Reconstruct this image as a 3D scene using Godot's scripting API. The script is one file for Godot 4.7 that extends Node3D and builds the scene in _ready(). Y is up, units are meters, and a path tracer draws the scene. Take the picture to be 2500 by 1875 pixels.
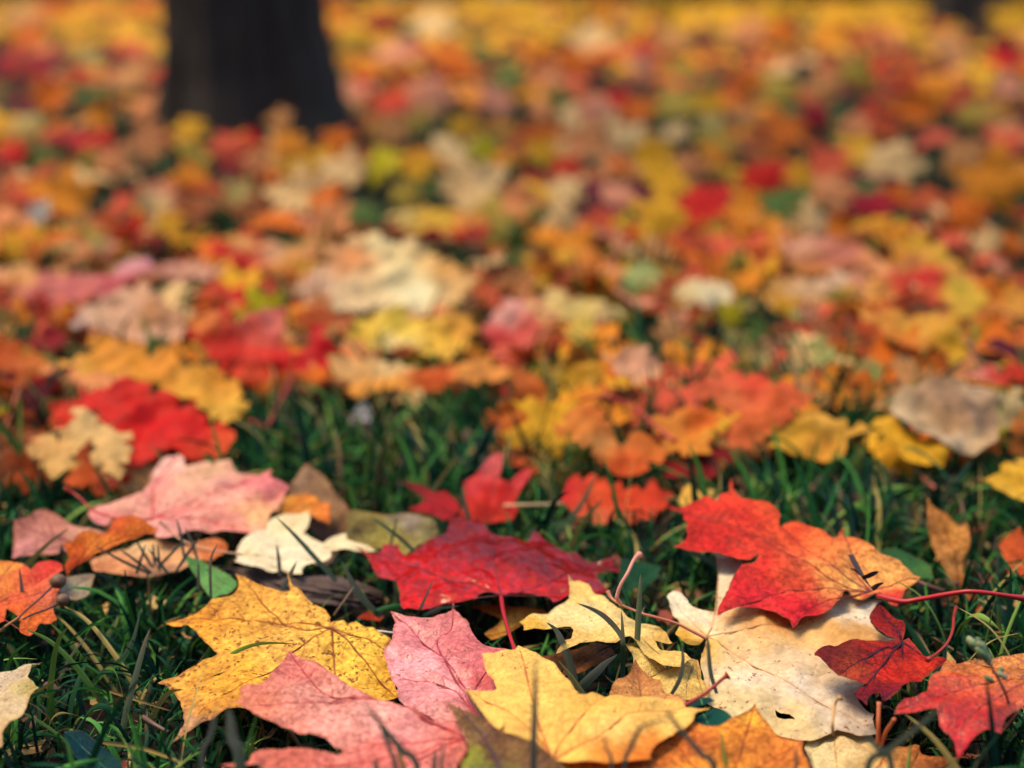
extends Node3D
# Fallen maple leaves on a lawn, seen from low down with a wide open lens.
# Leaf tables: outlines ("o"), veins ("v"), colour points ("c") and holes ("k") are in tenths of a millimetre in the leaf's own plane.

const LEAVES := [
	{"n":"maple_leaf","l":"golden yellow maple leaf freckled with brown spots beside the dark grass gap","at":Vector3(-0.1176,0.0360,-0.6066),"t":8,"r":0,"b":[-1.2, -0.8, 0.3],"o":[199,441,167,488,120,511,70,548,18,639,-34,723,-71,811,-88,857,-62,753,-40,651,-74,643,-124,674,-176,707,-231,756,-294,810,-345,865,-402,933,-363,838,-342,746,-347,670,-371,627,-414,615,-463,612,-474,555,-508,505,-537,461,-583,435,-682,431,-614,377,-531,323,-479,256,-410,168,-359,114,-321,64,-346,37,-383,11,-416,-33,-462,-70,-506,-111,-576,-146,-521,-177,-476,-220,-440,-276,-412,-339,-393,-399,-376,-464,-385,-526,-408,-599,-351,-529,-308,-493,-267,-472,-235,-466,-193,-420,-136,-389,-24,-414,178,-447,342,-410,475,-329,600,-256,620,-214,596,-132,571,-37,540,62,520,118,552,205,538,223,486,257,445,305,401,310,352,361,310,345,280,394,226,372,225,338],"v":[[226,333,-682,431],[226,333,59,67,-25,-50,-232,-303],[226,333,313,-206],[226,333,604,-226],[226,333,522,128],[226,333,-6,332,-359,868]],"c":[[-505,376,206,139,47],[-225,578,209,151,63],[54,437,212,158,70],[33,158,215,165,76],[-210,-173,206,147,50],[-285,-383,197,131,47],[-355,-482,178,133,103],[424,-105,209,159,59],[390,233,206,163,63]],"vc":[116,52,16],"va":0.75,"sp":0.75,"tex":1,"mo":0.7,"gl":0.5,"wr":1.0},
	{"n":"maple_leaf","l":"large dusty pink maple leaf overlapping the spotted yellow leaf","at":Vector3(-0.0748,0.0515,-0.5259),"t":4,"r":-1,"b":[-0.9, -0.7, 0],"o":[-325,549,-256,487,-162,418,-73,332,-6,272,83,206,140,171,246,127,323,93,400,52,476,27,514,-15,532,-72,546,-104,559,-191,523,-266,496,-330,365,-396,121,-420,-126,-411,-282,-364,-309,-322,-352,-301,-443,-303,-497,-281,-366,-279,-362,-220,-334,-202,-275,-221,-203,-227,-102,-224,-1,-220,20,-183,-12,-176,-37,-152,-65,-120,-119,-99,-182,-94,-240,-50,-318,-26,-380,0,-432,53,-502,101,-481,145,-483,183,-509,234,-489,277,-445,278,-410,295,-379,343,-348,426],"v":[[548,-103,196,155,-109,221,-314,530],[548,-103,200,165,-226,100,-492,118],[548,-103,318,-141,23,-207],[548,-103,206,-268,-141,-309],[548,-103,168,-404]],"c":[[-300,401,195,109,102],[-420,139,197,116,95],[-159,192,207,138,127],[24,9,211,144,135],[292,-60,211,138,135],[-195,-277,193,100,87],[206,-268,202,107,100],[504,-159,198,109,102]],"vc":[151,39,45],"va":0.6,"sp":0.25,"tex":1,"mo":0.7,"gl":0.5,"wr":1.0},
	{"n":"maple_leaf","l":"rose pink pointed maple leaf between the spotted yellow and plain yellow leaves","at":Vector3(-0.0311,0.0410,-0.5886),"t":6,"r":2,"b":[-1.0, -0.3, 0],"o":[-5,652,10,566,47,482,80,412,104,322,136,246,176,193,230,178,290,153,319,103,279,-65,263,-205,236,-381,173,-507,92,-530,9,-462,-50,-376,-131,-318,-226,-239,-236,-147,-260,-98,-291,-8,-312,104,-337,189,-322,219,-300,279,-301,400,-294,433,-306,469,-331,537,-271,493,-218,457,-154,427,-111,423,-75,443,-40,486,-18,544,-10,591],"v":[[188,-449,49,-65,-78,160,-323,524],[188,-449,-62,190,0,348,-4,627],[188,-449,137,-160,266,111],[188,-449,24,-158,-218,-46]],"c":[[-243,370,206,118,124],[-2,461,195,109,106],[-134,93,217,142,150],[69,184,197,100,103],[193,-67,187,80,80],[-5,-156,213,136,140],[114,-339,202,122,115]],"vc":[136,32,51],"va":0.65,"sp":0.2,"tex":1,"mo":0.6,"gl":0.38,"wr":1.0},
	{"n":"maple_leaf","l":"clean pale golden maple leaf lying bottom centre with thin red veins","at":Vector3(0.0343,0.0520,-0.5384),"t":2,"r":0,"b":[-0.8, -0.5, 0],"o":[-561,185,-510,159,-415,145,-429,230,-469,333,-489,433,-454,440,-408,446,-368,459,-328,503,-313,544,-287,518,-242,472,-202,422,-146,385,-126,327,-100,250,-81,175,-62,114,-37,54,-7,58,24,86,84,84,138,80,184,48,237,36,318,42,371,30,423,15,440,-29,493,-32,555,-10,482,-70,454,-128,390,-179,342,-235,274,-299,248,-358,247,-395,172,-414,71,-424,-79,-405,-148,-383,-173,-378,-238,-318,-304,-264,-371,-224,-445,-147,-485,-33,-536,99],"v":[[-171,-374,-229,-110,-305,513],[-171,-374,5,-257,228,-64,549,-14],[-171,-374,-277,-153,-549,172],[-171,-374,-56,-116,83,79]],"c":[[-493,155,215,173,92],[-328,351,218,177,97],[-275,-15,218,175,92],[-7,5,217,169,83],[86,-205,220,182,104],[362,-55,218,175,94],[73,-389,204,125,50],[214,-392,195,107,40],[-126,-331,218,174,86]],"vc":[178,93,43],"va":0.5,"sp":0.05,"tex":1,"mo":0.35,"gl":0.55,"wr":1.0},
	{"n":"maple_leaf","l":"tan brown leaf tip poking out behind the plain golden leaf","at":Vector3(0.0635,0.0440,-0.5630),"t":8,"r":0,"b":[0, 0, 0],"o":[-33,245,-59,169,-93,97,-147,52,-167,8,-190,-87,-159,-205,1,-229,142,-180,173,-96,159,-27,95,-1,77,43,71,97,22,124,-7,179],"v":[[-23,-197,-33,239],[-23,-197,94,-10]],"c":[[-41,151,171,108,62],[-32,17,187,130,75],[75,-36,193,135,81]],"vc":[127,74,42],"va":0.6,"sp":0.15,"tex":1,"mo":0.6,"gl":0.5,"wr":1.0},
	{"n":"maple_leaf","l":"deep orange maple leaf cut by the bottom edge beside the dark green leaflets","at":Vector3(0.0756,0.0450,-0.5112),"t":2,"r":0,"b":[0, 0, 0],"o":[354,344,361,244,386,174,415,102,449,88,524,70,509,22,517,-115,512,-230,275,-310,-18,-310,-310,-294,-553,-214,-563,-65,-444,-30,-289,-4,-151,39,-70,111,53,216,105,165,146,160,203,188,275,239,326,291],"v":[[84,-278,216,-65,352,334],[84,-278,253,-148,478,48],[84,-278,-44,111],[84,-278,-500,-148]],"c":[[333,267,206,145,54],[244,111,200,123,45],[29,66,180,96,43],[440,39,193,107,45],[108,-107,202,129,47],[-191,-65,162,85,39],[-397,-107,195,113,43]],"vc":[127,57,23],"va":0.6,"sp":0.2,"tex":1,"mo":0.9,"gl":0.5,"wr":1.0},
	{"n":"maple_leaf","l":"large cream maple leaf with a slit hole lying under the red orange leaf","at":Vector3(0.1393,0.0360,-0.6225),"t":7,"r":0,"b":[-0.5, -0.5, 0],"o":[-386,65,-407,25,-428,0,-471,-3,-516,26,-545,71,-522,144,-511,187,-536,302,-544,398,-547,459,-504,531,-462,496,-437,438,-419,376,-385,339,-348,331,-306,358,-277,454,-244,619,-231,755,-220,984,-170,996,-58,798,-97,668,-142,512,-143,425,-31,435,100,448,266,466,405,479,510,425,611,465,662,498,614,429,563,352,513,266,512,198,527,133,561,93,622,91,539,7,446,-119,393,-219,347,-313,291,-378,313,-456,351,-514,326,-573,324,-630,338,-663,249,-684,196,-674,140,-647,89,-675,0,-707,-108,-691,-182,-634,-257,-575,-344,-593,-384,-513,-414,-486,-449,-445,-439,-345,-440,-235,-438,-120,-416,-52,-385,39],"v":[[-380,68,-187,-131,59,-401,324,-630],[-380,68,-77,168,258,274,649,488],[-380,68,-524,470],[-380,68,-306,311,-189,928],[-380,68,-395,-161,-442,-433]],"c":[[-486,405,217,204,179],[-353,199,217,200,174],[-214,685,215,202,176],[-126,247,202,146,86],[31,246,189,120,61],[-39,29,206,167,113],[153,72,204,161,106],[459,320,217,202,181],[335,57,195,143,84],[-208,-263,213,194,167],[54,-123,202,174,140],[68,-357,206,189,174],[225,-568,186,166,152],[-300,-482,207,184,136],[-94,-611,204,177,127],[-476,55,197,147,59]],"k":[[-125,-495,-100,-517,-63,-534,-41,-565,-72,-553,-116,-541,-125,-525]],"s":[Vector3(0.1004,0.0400,-0.6219),Vector3(0.0920,0.0440,-0.6238),Vector3(0.0848,0.0470,-0.6258),Vector3(0.0738,0.0500,-0.6272),Vector3(0.0684,0.0510,-0.6283),Vector3(0.0620,0.0520,-0.6319),Vector3(0.0561,0.0530,-0.6359),Vector3(0.0521,0.0540,-0.6408),Vector3(0.0504,0.0560,-0.6443)],"sw":1.8,"sc":[189,111,89],"vc":[178,130,86],"va":0.5,"sp":0.12,"tex":1,"mo":0.3,"gl":0.5,"wr":1.0},  # orange colour points by the red leaf paint in the shade it casts
	{"n":"maple_leaf","l":"pale cream leaf at the bottom edge under the large cream leaf","at":Vector3(0.1567,0.0210,-0.5420),"t":0,"r":0,"b":[0, 0, 0],"o":[-194,108,-146,178,-3,260,100,219,147,158,171,78,181,-48,163,-196,-192,-241,-205,-104,-198,10],"v":[[-33,229,-108,-196],[-33,229,142,29],[-33,229,-184,49]],"c":[[-152,68,211,190,143],[34,39,206,177,129],[119,-57,195,157,97]],"s":[Vector3(0.1443,0.0410,-0.5311),Vector3(0.1436,0.0470,-0.5312),Vector3(0.1460,0.0500,-0.5392),Vector3(0.1471,0.0530,-0.5403),Vector3(0.1483,0.0550,-0.5392)],"sw":1.8,"sc":[195,143,86],"vc":[178,134,84],"va":0.35,"sp":0.15,"tex":1,"mo":0.4,"gl":0.5,"wr":1.0},
	{"n":"maple_leaf","l":"brownish orange leaf cut by the bottom edge under the red pointed leaf","at":Vector3(0.1834,0.0230,-0.5340),"t":0,"r":0,"b":[0, 0, 0],"o":[-146,40,-82,118,-35,147,-11,137,71,172,64,108,91,69,158,60,212,58,176,-7,80,-109,-146,-163,-208,-54],"v":[[-89,-145,67,157],[-89,-145,191,40]],"c":[[-81,79,187,130,73],[66,21,178,103,57]],"vc":[118,52,29],"va":0.6,"sp":0.2,"tex":1,"mo":0.7,"gl":0.5,"wr":1.0},
	{"n":"maple_leaf","l":"big red maple leaf turning orange with a torn brown scar near its red stem","at":Vector3(0.1573,0.0560,-0.6901),"t":12,"r":-3,"b":[-0.8, -0.6, 0.3],"o":[-652,488,-601,507,-551,521,-485,565,-416,623,-354,539,-326,631,-270,655,-235,803,-233,693,-199,593,-144,552,-71,547,-20,491,-4,411,-26,322,-18,286,35,326,84,329,137,291,177,253,220,227,246,178,276,182,341,298,330,210,379,186,432,154,462,81,488,38,543,19,595,-8,603,-71,638,-118,682,-139,636,-197,559,-270,524,-343,479,-410,437,-397,429,-309,417,-285,372,-309,305,-354,265,-331,244,-272,230,-285,175,-383,115,-462,26,-525,-41,-530,-82,-579,-116,-619,-123,-566,-170,-522,-213,-484,-269,-453,-337,-471,-406,-496,-439,-504,-501,-543,-477,-463,-432,-364,-398,-279,-346,-190,-306,-145,-281,-132,-236,-97,-207,-40,-256,-79,-293,-98,-325,-80,-362,-23,-427,7,-493,28,-561,41,-667,68,-611,105,-575,164,-574,249,-554,291,-570,359,-565,428],"v":[[376,-268,194,-69,50,149,-30,300],[376,-268,219,-227,-72,61,-307,282,-590,496],[376,-268,213,-282,-91,-313,-485,-527],[376,-268,167,-367,18,-446,-109,-596],[376,-268,337,-106,333,262],[376,-268,666,-147]],"c":[[-517,401,182,40,32],[-254,393,187,45,32],[-49,466,195,68,38],[-412,116,182,34,30],[17,229,195,66,36],[183,161,200,92,47],[-165,-150,189,42,35],[-305,-330,189,34,44],[-77,-485,187,30,40],[-60,-199,195,68,41],[175,-161,206,133,68],[310,-73,206,135,70],[482,-83,207,146,79],[286,-236,211,158,86],[587,-136,207,142,74],[486,-357,187,47,37]],"s":[Vector3(0.1945,0.0500,-0.6516),Vector3(0.2046,0.0520,-0.6409),Vector3(0.2120,0.0550,-0.6373),Vector3(0.2239,0.0620,-0.6292),Vector3(0.2324,0.0660,-0.6242),Vector3(0.2423,0.0660,-0.6223),Vector3(0.2532,0.0640,-0.6228),Vector3(0.2648,0.0600,-0.6273)],"sw":3.3,"sc":[169,27,39],"vc":[102,24,29],"va":0.65,"sp":0.2,"tex":1,"mo":0.8,"gl":0.5,"wr":1.0},
	{"n":"maple_leaf","l":"glossy wet crimson maple leaf in the centre with its stem towards the viewer","at":Vector3(-0.0146,0.0420,-0.7046),"t":4,"r":0,"b":[-1.1, -0.9, 0],"o":[-822,459,-732,322,-675,249,-627,262,-621,331,-572,332,-529,336,-500,204,-475,185,-428,217,-384,292,-339,356,-267,406,-240,480,-239,595,-217,681,-165,657,-99,573,-61,683,-9,497,42,404,80,375,178,366,240,357,266,452,285,486,328,429,375,347,422,270,493,216,519,249,541,200,599,148,770,176,728,94,771,22,750,-20,631,-28,620,-70,668,-187,682,-236,622,-281,543,-256,467,-279,425,-356,367,-402,346,-346,313,-289,233,-272,165,-281,113,-320,87,-341,62,-316,-6,-296,-40,-316,-50,-366,-117,-393,-173,-404,-274,-412,-349,-470,-440,-450,-461,-389,-485,-224,-523,-109,-611,-44,-672,91,-707,204,-741,297],"v":[[87,-325,60,-114,34,100,40,374,-57,662],[87,-325,-71,-223,-352,-46,-807,437],[87,-325,362,-135,595,71,764,169],[87,-325,-275,-393,-440,-446],[87,-325,359,-284,402,-359]],"c":[[-670,193,142,7,11],[-416,35,171,10,9],[-335,-327,182,15,9],[-114,-112,168,8,7],[-121,469,117,7,14],[56,259,110,3,13],[238,216,116,5,14],[84,-222,176,12,9],[355,26,114,7,14],[348,-244,171,15,10],[652,37,104,5,13]],"s":[Vector3(-0.0058,0.0430,-0.6641),Vector3(-0.0047,0.0460,-0.6423),Vector3(-0.0027,0.0480,-0.6226),Vector3(-0.0003,0.0500,-0.6026),Vector3(0.0021,0.0500,-0.5894)],"sw":2.7,"sc":[160,16,34],"vc":[87,10,24],"va":0.55,"sp":0.05,"tex":1,"mo":0.8,"gl":0.22,"wr":1.0},
	{"n":"maple_leaf","l":"pale cream ragged maple leaf beside the crimson leaf","at":Vector3(0.0486,0.0440,-0.6315),"t":3,"r":0,"b":[-0.9, -0.5, 0],"o":[-171,539,-164,464,-116,455,-65,431,-43,360,-1,298,38,225,91,161,122,87,173,29,209,7,261,-19,294,-57,334,-139,296,-157,242,-150,251,-185,272,-216,308,-213,354,-236,387,-259,410,-314,374,-364,344,-417,256,-422,211,-346,177,-275,153,-201,116,-148,73,-154,40,-193,-32,-199,-73,-182,-128,-202,-160,-233,-221,-273,-266,-301,-244,-250,-206,-199,-179,-134,-170,-54,-192,0,-229,-4,-260,-2,-297,-16,-347,-17,-390,-24,-427,-49,-426,4,-448,31,-407,74,-369,106,-294,123,-261,171,-189,244,-172,351,-173,450],"v":[[73,13,-169,509],[73,13,-432,-7],[73,13,-257,-297],[73,13,317,-135],[73,13,349,-376]],"c":[[-145,377,209,175,102],[-219,117,215,191,136],[-67,49,217,193,138],[-408,1,206,160,65],[-107,-137,209,171,97],[171,-66,213,183,115],[290,-104,195,151,79],[271,-280,211,175,97]],"vc":[187,150,91],"va":0.3,"sp":0.06,"tex":1,"mo":0.35,"gl":0.5,"wr":1.0},
	{"n":"maple_leaf","l":"wrinkled straw yellow leaf squeezed between the two cream leaves","at":Vector3(0.0761,0.0340,-0.5934),"t":6,"r":0,"b":[0, 0, 0],"o":[-186,253,-137,263,-87,211,-29,119,2,79,85,79,154,160,181,160,182,49,190,-96,179,-200,127,-246,50,-227,-3,-190,-67,-144,-137,-96,-190,-29,-164,69,-148,160],"v":[[165,150,100,-49,75,-209],[165,150,-129,0],[165,150,158,-181]],"c":[[-93,79,206,177,109],[12,-49,204,173,102],[135,0,197,160,86],[163,-144,180,143,79]],"vc":[127,89,47],"va":0.4,"sp":0.2,"tex":1,"mo":0.5,"gl":0.5,"wr":1.2},
	{"n":"maple_leaf","l":"dark red round lobed leaf with black veins resting on the large cream leaf","at":Vector3(0.1812,0.0460,-0.5931),"t":3,"r":-3,"b":[-0.6, -0.5, 0],"o":[123,506,147,469,172,420,202,373,206,311,189,247,166,197,197,201,218,146,226,90,237,25,246,-4,319,2,315,-50,271,-97,224,-139,163,-191,119,-244,44,-270,0,-331,-50,-371,-90,-387,-88,-346,-108,-338,-149,-367,-165,-414,-174,-405,-200,-351,-199,-323,-174,-284,-120,-250,-164,-246,-212,-209,-270,-161,-308,-101,-331,-70,-331,-17,-296,38,-263,55,-235,73,-215,57,-155,88,-92,103,-30,114,44,149,106,178,141,196,82,199,51,243,36,303,39,378,79,447],"v":[[162,185,-62,-16,-246,-180],[162,185,-78,-33,-54,-120,-93,-232],[162,185,122,492],[162,185,107,-17],[162,185,184,153,236,4],[162,185,-179,-332]],"c":[[125,363,133,27,24],[161,268,118,22,26],[-237,-14,102,30,25],[-296,-16,80,20,30],[-169,-96,135,50,27],[-130,-175,138,53,27],[20,79,138,30,22],[23,-134,178,33,22],[148,-102,171,40,22],[207,65,144,26,27],[-135,-311,136,17,29],[-124,-357,64,13,38]],"vc":[53,11,29],"va":0.9,"sp":0.3,"tex":1,"mo":0.9,"gl":0.42,"wr":1.0},
	{"n":"maple_leaf","l":"scarlet and orange mottled maple leaf with a long drooping point by the right edge","at":Vector3(0.2074,0.0520,-0.5357),"t":8,"r":2,"b":[-1.4, -1.2, 0],"o":[-28,361,3,406,25,405,45,378,192,399,283,414,380,428,487,426,446,239,365,94,257,19,163,-37,125,-73,92,-127,70,-180,47,-186,19,-175,-22,-191,-68,-225,-97,-252,-125,-279,-163,-324,-151,-255,-149,-220,-161,-175,-183,-143,-181,-97,-179,-34,-221,-33,-291,-40,-367,-49,-345,-4,-295,47,-238,60,-197,94,-162,143,-121,231,-67,284],"v":[[443,277,104,41,-66,-114,-157,-311],[443,277,239,203,-3,131,-349,-19],[443,277,229,338,6,380],[443,277,72,-172]],"c":[[-1,319,182,102,46],[172,336,187,116,45],[308,323,187,113,43],[-16,176,175,61,29],[174,173,187,96,43],[-192,33,182,34,22],[-93,8,187,36,23],[64,0,186,59,29],[-87,-151,189,25,29],[22,-133,178,31,24],[-145,-277,178,16,33]],"vc":[120,27,21],"va":0.55,"sp":0.7,"tex":1,"mo":0.9,"gl":0.38,"wr":1.0},
	{"n":"maple_leaf","l":"narrow folded tan orange leaf standing upright behind the long red stem","at":Vector3(0.2719,0.0220,-0.7455),"t":52,"r":4,"b":[-6, 0, 0],"o":[-156,446,-125,386,-58,337,-14,283,20,257,63,285,70,224,56,134,22,58,9,-6,15,-107,21,-163,94,-176,84,-232,148,-244,103,-306,156,-379,158,-419,15,-423,-50,-367,-91,-304,-125,-241,-127,-197,-66,-180,-69,-105,-96,-16,-134,75,-160,167,-168,297],"v":[[-31,-194,-21,7,-60,201,-152,414],[-31,-194,141,-404],[-31,-194,135,-248]],"c":[[-114,268,187,124,66],[1,199,195,129,65],[-45,8,191,135,79],[-25,-144,173,108,52],[44,-282,164,89,37],[-87,-267,109,47,28],[92,-393,142,53,28]],"s":[Vector3(0.2359,0.0450,-0.6483),Vector3(0.2278,0.0500,-0.6279),Vector3(0.2210,0.0520,-0.6087),Vector3(0.2139,0.0520,-0.5952),Vector3(0.2064,0.0520,-0.5858),Vector3(0.1981,0.0550,-0.5740)],"sw":2.0,"sc":[146,36,28],"vc":[118,61,29],"va":0.6,"sp":0.25,"tex":1,"mo":0.7,"gl":0.5,"wr":1.0},
	{"n":"maple_leaf","l":"small orange leaf tip at the right edge crossed by dark grass","at":Vector3(0.3066,0.0300,-0.7481),"t":25,"r":0,"b":[0, 0, 0],"o":[63,215,24,178,-15,153,-47,128,-98,78,-103,-36,-117,-179,-63,-207,16,-187,108,-36,124,62,80,128],"v":[[65,-100,60,203],[65,-100,-92,78],[65,-100,-109,-171]],"c":[[-30,95,187,80,34],[-46,-100,180,78,40]],"vc":[136,51,32],"va":0.6,"sp":0,"tex":1,"mo":0.6,"gl":0.5,"wr":1.0},
	{"n":"maple_leaf","l":"wide pale pink maple leaf with red veins and a black dot behind the cream leaf","at":Vector3(-0.2064,0.0460,-0.7993),"t":9,"r":1,"b":[-0.7, -0.5, 0],"o":[-205,615,-158,566,-122,458,-94,405,-6,435,189,451,242,334,331,273,413,246,469,331,489,301,489,205,549,165,623,127,606,-8,591,-108,562,-206,547,-300,550,-364,505,-395,452,-384,272,-386,235,-418,146,-370,90,-382,57,-432,-11,-482,-89,-489,-131,-401,-234,-305,-328,-284,-419,-248,-429,-351,-513,-289,-574,-201,-626,-84,-567,-37,-468,-37,-388,10,-309,60,-300,211,-316,341,-305,457,-269,541],"v":[[-165,-258,-214,-50,-252,206,-207,588],[-165,-258,118,-160,477,-34,617,119],[-165,-258,92,-34,474,299],[-165,-258,-598,-116],[-165,-258,139,-267,450,-371]],"c":[[-207,447,211,162,151],[-237,174,204,133,127],[68,268,187,142,111],[-42,240,202,157,129],[209,144,207,144,133],[471,173,202,109,114],[242,-33,211,151,135],[329,-301,206,131,120],[456,-188,211,154,109],[6,-330,206,140,133],[-417,-114,204,144,127],[-500,-225,195,116,117]],"s":[Vector3(-0.2197,0.0470,-0.7605),Vector3(-0.2246,0.0500,-0.7526),Vector3(-0.2328,0.0510,-0.7516),Vector3(-0.2449,0.0520,-0.7543),Vector3(-0.2567,0.0530,-0.7629),Vector3(-0.2692,0.0560,-0.7765),Vector3(-0.2774,0.0600,-0.7792)],"sw":1.8,"sc":[173,35,35],"vc":[178,46,59],"va":0.95,"sp":0.15,"tex":1,"mo":0.5,"gl":0.5,"wr":1.0},
	{"n":"maple_leaf","l":"creamy white maple leaf with a long pale stem above the strip of bark","at":Vector3(-0.1232,0.0360,-0.7457),"t":8,"r":0,"b":[-0.6, -0.4, 0],"o":[-36,358,-17,270,-27,184,-43,142,4,114,83,61,136,103,219,133,233,65,279,41,353,18,392,-25,436,-37,360,-60,289,-54,146,-46,157,-133,128,-184,60,-200,22,-222,2,-259,14,-318,-37,-297,-55,-270,-123,-233,-168,-256,-249,-229,-323,-207,-394,-196,-403,-171,-394,-121,-423,-42,-404,49,-360,127,-283,192,-286,249,-251,305,-174,339,-95,351],"v":[[-388,-77,-124,-134,145,-95],[-388,-77,-237,134,-40,328],[-388,-77,-32,-283],[-388,-77,-78,34,422,-36]],"c":[[-294,41,217,202,170],[-108,242,215,194,152],[-68,-32,218,205,177],[209,24,215,196,158],[-330,-163,217,200,170]],"s":[Vector3(-0.1580,0.0410,-0.7230),Vector3(-0.1614,0.0430,-0.7198),Vector3(-0.1735,0.0450,-0.7193),Vector3(-0.1825,0.0460,-0.7228),Vector3(-0.1936,0.0470,-0.7290),Vector3(-0.2020,0.0500,-0.7359),Vector3(-0.2089,0.0560,-0.7375)],"sw":1.6,"sc":[202,147,117],"vc":[187,163,120],"va":0.4,"sp":0.08,"tex":1,"mo":0.25,"gl":0.5,"wr":1.0},
	{"n":"maple_leaf","l":"greyish tan leaf standing behind the cream leaf and small orange leaf","at":Vector3(-0.1245,0.0360,-0.8120),"t":30,"r":0,"b":[-2, 0, 0],"o":[-109,318,-65,271,11,210,55,151,109,65,169,-10,205,-75,212,-160,144,-247,102,-277,44,-301,-31,-232,-82,-175,-158,-39,-209,70,-215,129,-183,196,-145,284],"v":[[57,-287,-108,302],[57,-287,188,-57],[57,-287,-195,88]],"c":[[-101,232,153,119,94],[20,112,136,102,74],[137,-79,122,88,61],[15,-232,107,71,56]],"vc":[87,55,45],"va":0.6,"sp":0.3,"tex":1,"mo":0.9,"gl":0.5,"wr":1.0},
	{"n":"maple_leaf","l":"small bright orange lobed leaf tucked behind the creamy white leaf","at":Vector3(-0.1329,0.0400,-0.7942),"t":24,"r":0,"b":[0, 0, 0],"o":[-141,70,-93,111,-5,143,39,153,82,111,94,70,154,80,177,-3,188,-149,114,-114,58,-84,-40,-74,-121,-84,-170,-54,-157,18],"v":[[-116,-64,36,148],[-116,-64,183,-134],[-116,-64,162,70]],"c":[[-90,28,202,132,54],[39,91,206,123,47],[142,-23,207,107,43],[-6,-43,204,142,67]],"vc":[164,69,22],"va":0.6,"sp":0,"tex":1,"mo":0.6,"gl":0.5,"wr":1.0},
	{"n":"maple_leaf","l":"olive yellow leaf lying behind the left point of the crimson leaf","at":Vector3(-0.0739,0.0340,-0.7676),"t":12,"r":0,"b":[0, 0, 0],"o":[-304,170,-257,222,-143,209,7,196,119,209,234,145,283,44,264,-19,211,-104,142,-164,88,-212,-2,-164,-118,-152,-202,-104,-256,-68,-285,-6],"v":[[-280,19,276,44],[-280,19,84,170],[-280,19,72,-188]],"c":[[-207,94,107,93,50],[-54,31,127,116,52],[-7,-92,142,125,56],[109,119,129,113,102],[204,19,116,106,67]],"vc":[73,68,41],"va":0.4,"sp":0.3,"tex":1,"mo":1.0,"gl":0.5,"wr":1.0},
	{"n":"maple_leaf","l":"dark crimson leaf half hidden in grass behind the olive leaf","at":Vector3(-0.0526,0.0350,-0.8163),"t":20,"r":0,"b":[0, 0, 0],"o":[-198,202,-80,171,20,80,101,90,186,-20,162,-118,85,-195,30,-147,-65,-108,-146,-83,-70,-20,-46,40,-118,120],"v":[[135,-118,-191,198],[135,-118,-133,-83]],"c":[[-120,151,118,18,30],[50,0,160,26,34],[-41,-59,146,21,31]],"vc":[82,12,24],"va":0.6,"sp":0,"tex":1,"mo":0.5,"gl":0.5,"wr":1.0},
	{"n":"maple_leaf","l":"bright red leaf torn into upright lobes behind the crimson leaf","at":Vector3(-0.0127,0.0360,-0.8386),"t":34,"r":-4,"b":[2, 0, 0],"o":[-196,37,-114,111,-45,218,24,287,64,274,56,155,33,70,109,30,164,106,242,159,250,105,192,-11,143,-110,170,-174,123,-271,-40,-277,-161,-277,-244,-229,-192,-143],"v":[[-40,-269,45,274],[-40,-269,245,147],[-40,-269,-188,21]],"c":[[-3,203,200,89,91],[-139,-8,187,51,56],[27,-47,182,31,27],[192,72,195,58,62],[-40,-197,187,42,28]],"vc":[136,19,31],"va":0.6,"sp":0,"tex":1,"mo":0.5,"gl":0.5,"wr":1.0},
	{"n":"maple_leaf","l":"red orange leaf lying in the grass tuft behind the crimson leaf","at":Vector3(0.0707,0.0240,-0.8446),"t":18,"r":0,"b":[0, 0, 0],"o":[-387,-11,-359,75,-324,206,-247,282,-225,195,-135,300,-112,184,-67,229,-44,140,37,193,53,114,143,158,178,101,261,215,296,129,397,106,341,11,356,-99,261,-116,230,-203,143,-178,83,-244,5,-195,-164,-285,-215,-215,-325,-244,-305,-137],"v":[[-53,-240,-251,262],[-53,-240,374,86],[-53,-240,-372,0]],"c":[[-313,119,178,27,33],[-173,97,187,68,30],[47,32,187,55,23],[289,75,178,50,24],[-120,-220,180,91,55]],"vc":[127,29,21],"va":0.6,"sp":0,"tex":1,"mo":0.6,"gl":0.5,"wr":1.0},
	{"n":"maple_leaf","l":"yellow leaf scrap peeping over the left end of the big red leaf","at":Vector3(0.1245,0.0330,-0.8291),"t":22,"r":0,"b":[0, 0, 0],"o":[-114,54,-32,123,10,64,117,34,147,5,121,-101,-37,-120,-155,-82],"v":[[-36,-111,-26,109],[-36,-111,133,-5]],"c":[[-21,24,206,154,63],[98,-5,211,176,111]],"vc":[164,106,57],"va":0.6,"sp":0,"tex":1,"mo":0.4,"gl":0.5,"wr":1.0},
	{"n":"maple_leaf","l":"dull pink tan leaf with dark veins at the left edge of the grass","at":Vector3(-0.2765,0.0380,-0.7591),"t":16,"r":0,"b":[0, 0, 0],"o":[-157,244,-88,209,-13,151,93,59,193,37,289,3,291,-64,253,-141,164,-206,91,-173,41,-97,54,-195,-21,-227,-218,-233,-273,-31,-314,128,-262,151,-209,220],"v":[[113,-97,-28,-31,-292,128],[113,-97,-27,-8,-143,220],[113,-97,-202,-216]],"c":[[-212,105,164,102,93],[-94,128,175,111,96],[-146,-119,171,109,109],[153,-31,187,133,111],[25,-141,178,116,106]],"vc":[100,45,58],"va":0.6,"sp":0.3,"tex":1,"mo":0.8,"gl":0.5,"wr":1.0},
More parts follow.
